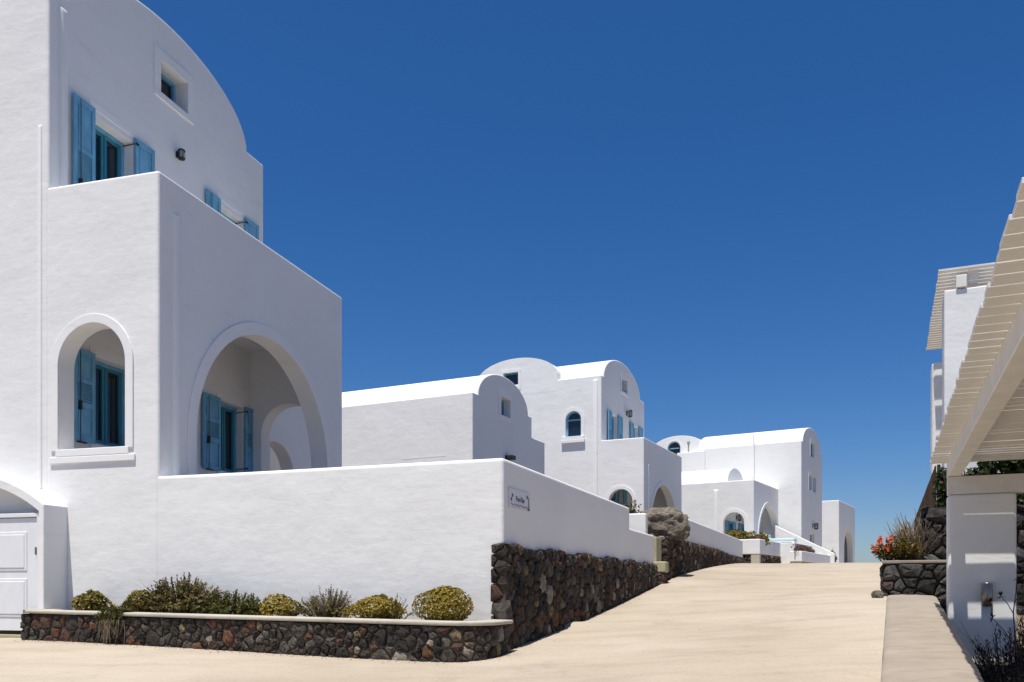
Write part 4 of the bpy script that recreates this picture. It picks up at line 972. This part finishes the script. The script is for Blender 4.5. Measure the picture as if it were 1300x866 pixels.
def dry_grass(rg):
    bm = bmesh.new(); dry_twigs(bm, rg, Vector((0, 0, 0)), 460, (.58, .5), .98, .015, 1.0)
    b2 = bmesh.new(); s2 = bmesh.new(); sprigs(b2, rg, Vector((-.1, 0, 0)), 36, (.5, .4), .85, .07, .03, 14, O, 0, s2)
    return [('dry_stalks', bm, 'straw'), ('foliage', b2, 'leaf_green'), ('stem', s2, 'twig')]
plant('dry_bush', 'dry straw coloured bush between the red flowers and the reed fence', 'bush', 8.92, 18.95, .50, dry_grass)

# hedge on the retaining wall
def hedge(L):
    def f(rg):
        bm = bmesh.new()
        for i in range(int(L * 8)):
            c = Vector((rg.uniform(.42, L), rg.uniform(-.25, .7), rg.uniform(-.3, 1.55)))
            rosette_ball(bm, rg, c, .42, .42, .36, 120, .11, .075, .4, 6, -.9)
        s2 = bmesh.new(); dry_twigs(s2, rg, Vector((.3, -.2, .3)), 40, (.9, .4), .7, .009, 1.0)
        for i in range(5): dry_twigs(s2, rg, Vector((rg.uniform(.3, L), 0, 0)), 12, (.6, .3), 1.0, .012, .6)
        return [('foliage', bm, 'leaf_hedge'), ('branches', s2, 'twig')]
    return f
t = plant('hedge', 'dense dark green hedge on the retaining wall behind the pergola', 'hedge', 9.75, 19.0, 1.55, hedge(6.5))
t.e.rotation_euler = (0, 0, R(-23.9))
def ivy(rg):
    bm = bmesh.new()
    for i in range(44): rosette_ball(bm, rg, Vector((rg.uniform(-.13, .25), rg.uniform(.0, .25), rg.uniform(-.5, .85))), .12, .10, .15, 22, .07, .045, .4, 6, -.9)
    s2 = bmesh.new()
    for i in range(30):
        p = Vector((rg.uniform(-.18, .3), -.08, .8)); e = p + Vector((rg.uniform(-.1, .1), -.1, rg.uniform(-1.3, -.5))); tube(s2, [p, p.lerp(e, .5) + rv(rg) * .05, e], [.012, .009, .005], 4)
    return [('foliage', bm, 'leaf_hedge'), ('stem', s2, 'twig')]
plant('climber', 'trailing green climber hanging between the reed fence and the pergola', 'climber', 9.62, 18.9, 1.75, ivy)
def wild(reach, height, n):
    def f(rg):
        b2 = bmesh.new(); s2 = bmesh.new(); sprigs(b2, rg, O, n, reach, height, .085, .022, 16, O, 0, s2); dry_twigs(s2, rg, O, 60, reach, height * 1.0, .006, 1.0)
        return [('foliage', b2, 'leaf_purple'), ('stem', s2, 'twig')]
    return f
plant('shrub', 'dark purplish scrub growing along the low wall before the pillar', 'shrub', 7.25, 12.6, -1.75, wild((.6, 1.0), 1.2, 160))
plant('shrub', 'dark leafy scrub under the pergola at the foot of the pillar', 'shrub', 8.35, 13.6, -1.70, wild((.85, .7), 1.05, 180))
plant('shrub', 'dark dry scrub beside the broad concrete wall top, before the other scrub', 'shrub', 6.35, 10.6, -1.95, wild((.6, .9), 1.15, 170))
plant('shrub', 'dark bushy scrub in the shade beyond the right edge of the pillar', 'shrub', 9.6, 15.4, -1.70, wild((.7, .7), 1.7, 200))
def sapling(rg):
    s = bmesh.new(); lf = bmesh.new()
    tops = []
    tube(s, [(0, 0, 0), (.02, 0, .7), (-.02, 0, 1.35), (.03, 0, 1.75)], [.018, .014, .01, .006], 5)
    for (p, e) in (((0, 0, .8), (-.30, .1, 1.25)), ((0, 0, 1.0), (.22, 0, 1.45)), ((-.01, 0, 1.3), (-.22, 0, 1.6)), ((.01, 0, 1.5), (.15, .05, 1.78)), ((.02, 0, 1.7), (.04, 0, 1.85)), ((0, 0, .5), (.3, .1, 1.0)), ((-.3, .1, 1.25), (-.34, .1, 1.5))):
        tube(s, [p, Vector(p).lerp(Vector(e), .5) + Vector((0, 0, .03)), e], [.008, .007, .004], 4)
        for j in range(11): leaf(lf, Vector(e), rv(rg) + Vector((0, 0, .2)), Vector((0, 0, 1)), .10, .03)
    return [('stem', s, 'twig'), ('foliage', lf, 'leaf_purple')]
plant('sapling', 'thin dark sapling with star-like leaf tufts standing before the white pillar', 'plant', 8.05, 13.75, -1.75, sapling)

# ------------------------------------------------------------------ pergola on white pillar
def pergola(name, label, x, y, zb, az): return T(name, label, 'pergola', x, y, zb, az)
pg1 = pergola('pergola', 'white slatted pergola on a plastered pillar beside the low wall', 7.61, 15.0, -2.0, 23.7)
def pillar(x0, x1, y0, y1, z0, z1):
    bm = bmesh.new(); box(bm, x0, x1, y0, y1, z0, z1); bevel(bm, .05, 3); pg1.part('pillar', bm, 'plaster', None, 9)
pillar(0, .38, -1.05, 0.0, -2.0, 1.605); pillar(-12.2, -11.8, -1.05, 0.0, -2.6, 1.605)
for xx in (.02, -12.1):
    bm = bmesh.new(); box(bm, xx, xx + .22, -3.6, .0, 1.61, 1.925); bevel(bm, .01, 1); pg1.part('cross_beam', bm, 'slat_white')
for (a, c) in ((-.21, 0), (-3.4, -3.19)):
    bm = bmesh.new(); box(bm, -12.4, .27, a, c, 1.93, 2.215); bevel(bm, .01, 1); pg1.part('beam', bm, 'slat_white')
bm = bmesh.new(); box(bm, -.105, .105, -3.45, 0.265, -.016, .022); bevel(bm, .004, 1)
me = bpy.data.meshes.new('slat'); bmesh.ops.recalc_face_normals(bm, faces=bm.faces[:]); bm.to_mesh(me)
bmesh.ops.scale(bm, verts=bm.verts[:], vec=(1, 1, 1)); bm.free(); me.materials.append(MATS['slat_white'])
rg = random.Random(9)
for i in range(49):
    o = bpy.data.objects.new('slat', me); COL.objects.link(o); o.parent = pg1.e
    sx = 1.10
    if i in (3, 4, 5): sx = .95
    o.scale = (sx, 1, 1); o.location = (.34 - i * .257 + {3: .03, 4: .028}.get(i, 0), rg.uniform(-.012, .012), 2.232 + 2.0); o.rotation_euler = (R(rg.uniform(-.25, .25)), R(rg.uniform(-1.0, 1.0)), R(rg.uniform(-.25, .25)))
wlp = T('wall_lamp', 'cylindrical steel wall lamp on the white pillar', 'lamp', 7.61 + .595 * math.cos(R(23.7)), 15 - .595 * math.sin(R(23.7)), -.34, 23.7)
bm = bmesh.new(); tube(bm, [(-.10, 0, -.34), (-.10, 0, -.33), (-.10, 0, .06), (-.10, 0, .07)], [.082, .09, .09, .082], 20); wlp.part('shade', bm, 'steel', None, 40)
bm = bmesh.new(); box(bm, -.02, 0.0, -.05, .05, -.25, -.02); wlp.part('bracket', bm, 'steel')

# ------------------------------------------------------------------ house on the right with a roof pergola
h6 = T('white_house', 'white terrace house with a slatted roof pergola rising behind the pillar pergola', 'house', 10.37, 20.6, -1.2, 23.7)
k6 = 20.6 / 20
solid(h6, 'wall', rect(0, .95, -1.2, 6.9 * k6), 'y', -5, 0, r=.03)
solid(h6, 'terrace', rect(4.1, 5.0, -1.2, 6.2 * k6), 'y', -5, .10, r=.10)
solid(h6, 'side_wall', rect(.95, 4.1, -1.2, 4.2), 'y', -5, -.15, r=.03)
bm = bmesh.new(); box(bm, .2, 7.6, -.75, -.52, 7.12 * k6, 7.36 * k6); h6.part('beam', bm, 'slat_white')
bm = bmesh.new(); box(bm, -.05, .3, -.48, -.25, 6.92 * k6, 7.2 * k6); bevel(bm, .01, 1); h6.part('bracket', bm, 'slat_white')
bm = bmesh.new(); box(bm, 4.4, 4.6, -.75, -.55, 6.0, 7.12 * k6); h6.part('post', bm, 'slat_white')
me6 = None
for i in range(29):
    bm = bmesh.new()
    if me6 is None:
        box(bm, -.10, .10, -5.0, .12, -.02, .02); bmesh.ops.recalc_face_normals(bm, faces=bm.faces[:]); me6 = bpy.data.meshes.new('slat'); bm.to_mesh(me6); me6.materials.append(MATS['slat_white'])
    bm.free(); o = bpy.data.objects.new('slat', me6); COL.objects.link(o); o.parent = h6.e; o.location = (.1 + i * .262, rg.uniform(-.01, .01), 7.385 * k6 + 1.2)

bm = bmesh.new(); rg = random.Random(77)
for i in range(900):
    if i < 520:
        q = rg.uniform(.55, pth.L); p, nn = pth.at(q); d = .07 + abs(rg.gauss(0, .10)); lx, ly = p.x + nn.x * d, p.y + nn.y * d
        X, Y = -.14 + lx * math.sin(a20) - ly * math.cos(a20), 12.5 + lx * math.cos(a20) + ly * math.sin(a20)
    else:
        q = rg.uniform(.2, 11); d = .12 + abs(rg.gauss(0, .10)); a = R(AZW); X, Y = -.125 + q * math.sin(a) + d * math.cos(a), 12.541 + q * math.cos(a) - d * math.sin(a)
    r_ = rg.uniform(.005, .016); z = gz(X, Y) + E
    vs_ = [bm.verts.new((X + r_ * rg.uniform(.6, 1.2) * math.cos(k * 1.2566), Y + r_ * rg.uniform(.6, 1.2) * math.sin(k * 1.2566), z - .002)) for k in range(5)]
    tpv = bm.verts.new((X + rg.uniform(-.3, .3) * r_, Y, z + r_ * rg.uniform(.6, 1.1)))
    for k in range(5): bm.faces.new((vs_[k], vs_[(k + 1) % 5], tpv))
o = finish('grit', bm, 'straw', None, None, True); tag(o, 'loose grit gathered along the foot of the stone planter and wall', 'grit', kind='stuff')
rk = T('rock', 'small grey rock lying at the road edge by the short stone planter', 'rock', 7.62, 17.9, gz(7.62, 17.9), 30)
bm = boulder_bm(9.1, .09, .11, .09); zm = min(v.co.z for v in bm.verts)
for v in bm.verts: v.co.z += rk.zb - zm - .01
rk.part('stone', bm, 'boulder', None, 50)
bpy.context.view_layer.update()
print('objects', len(bpy.data.objects), 'tris ~', sum(len(o.data.polygons) for o in bpy.data.objects if o.type == 'MESH'))
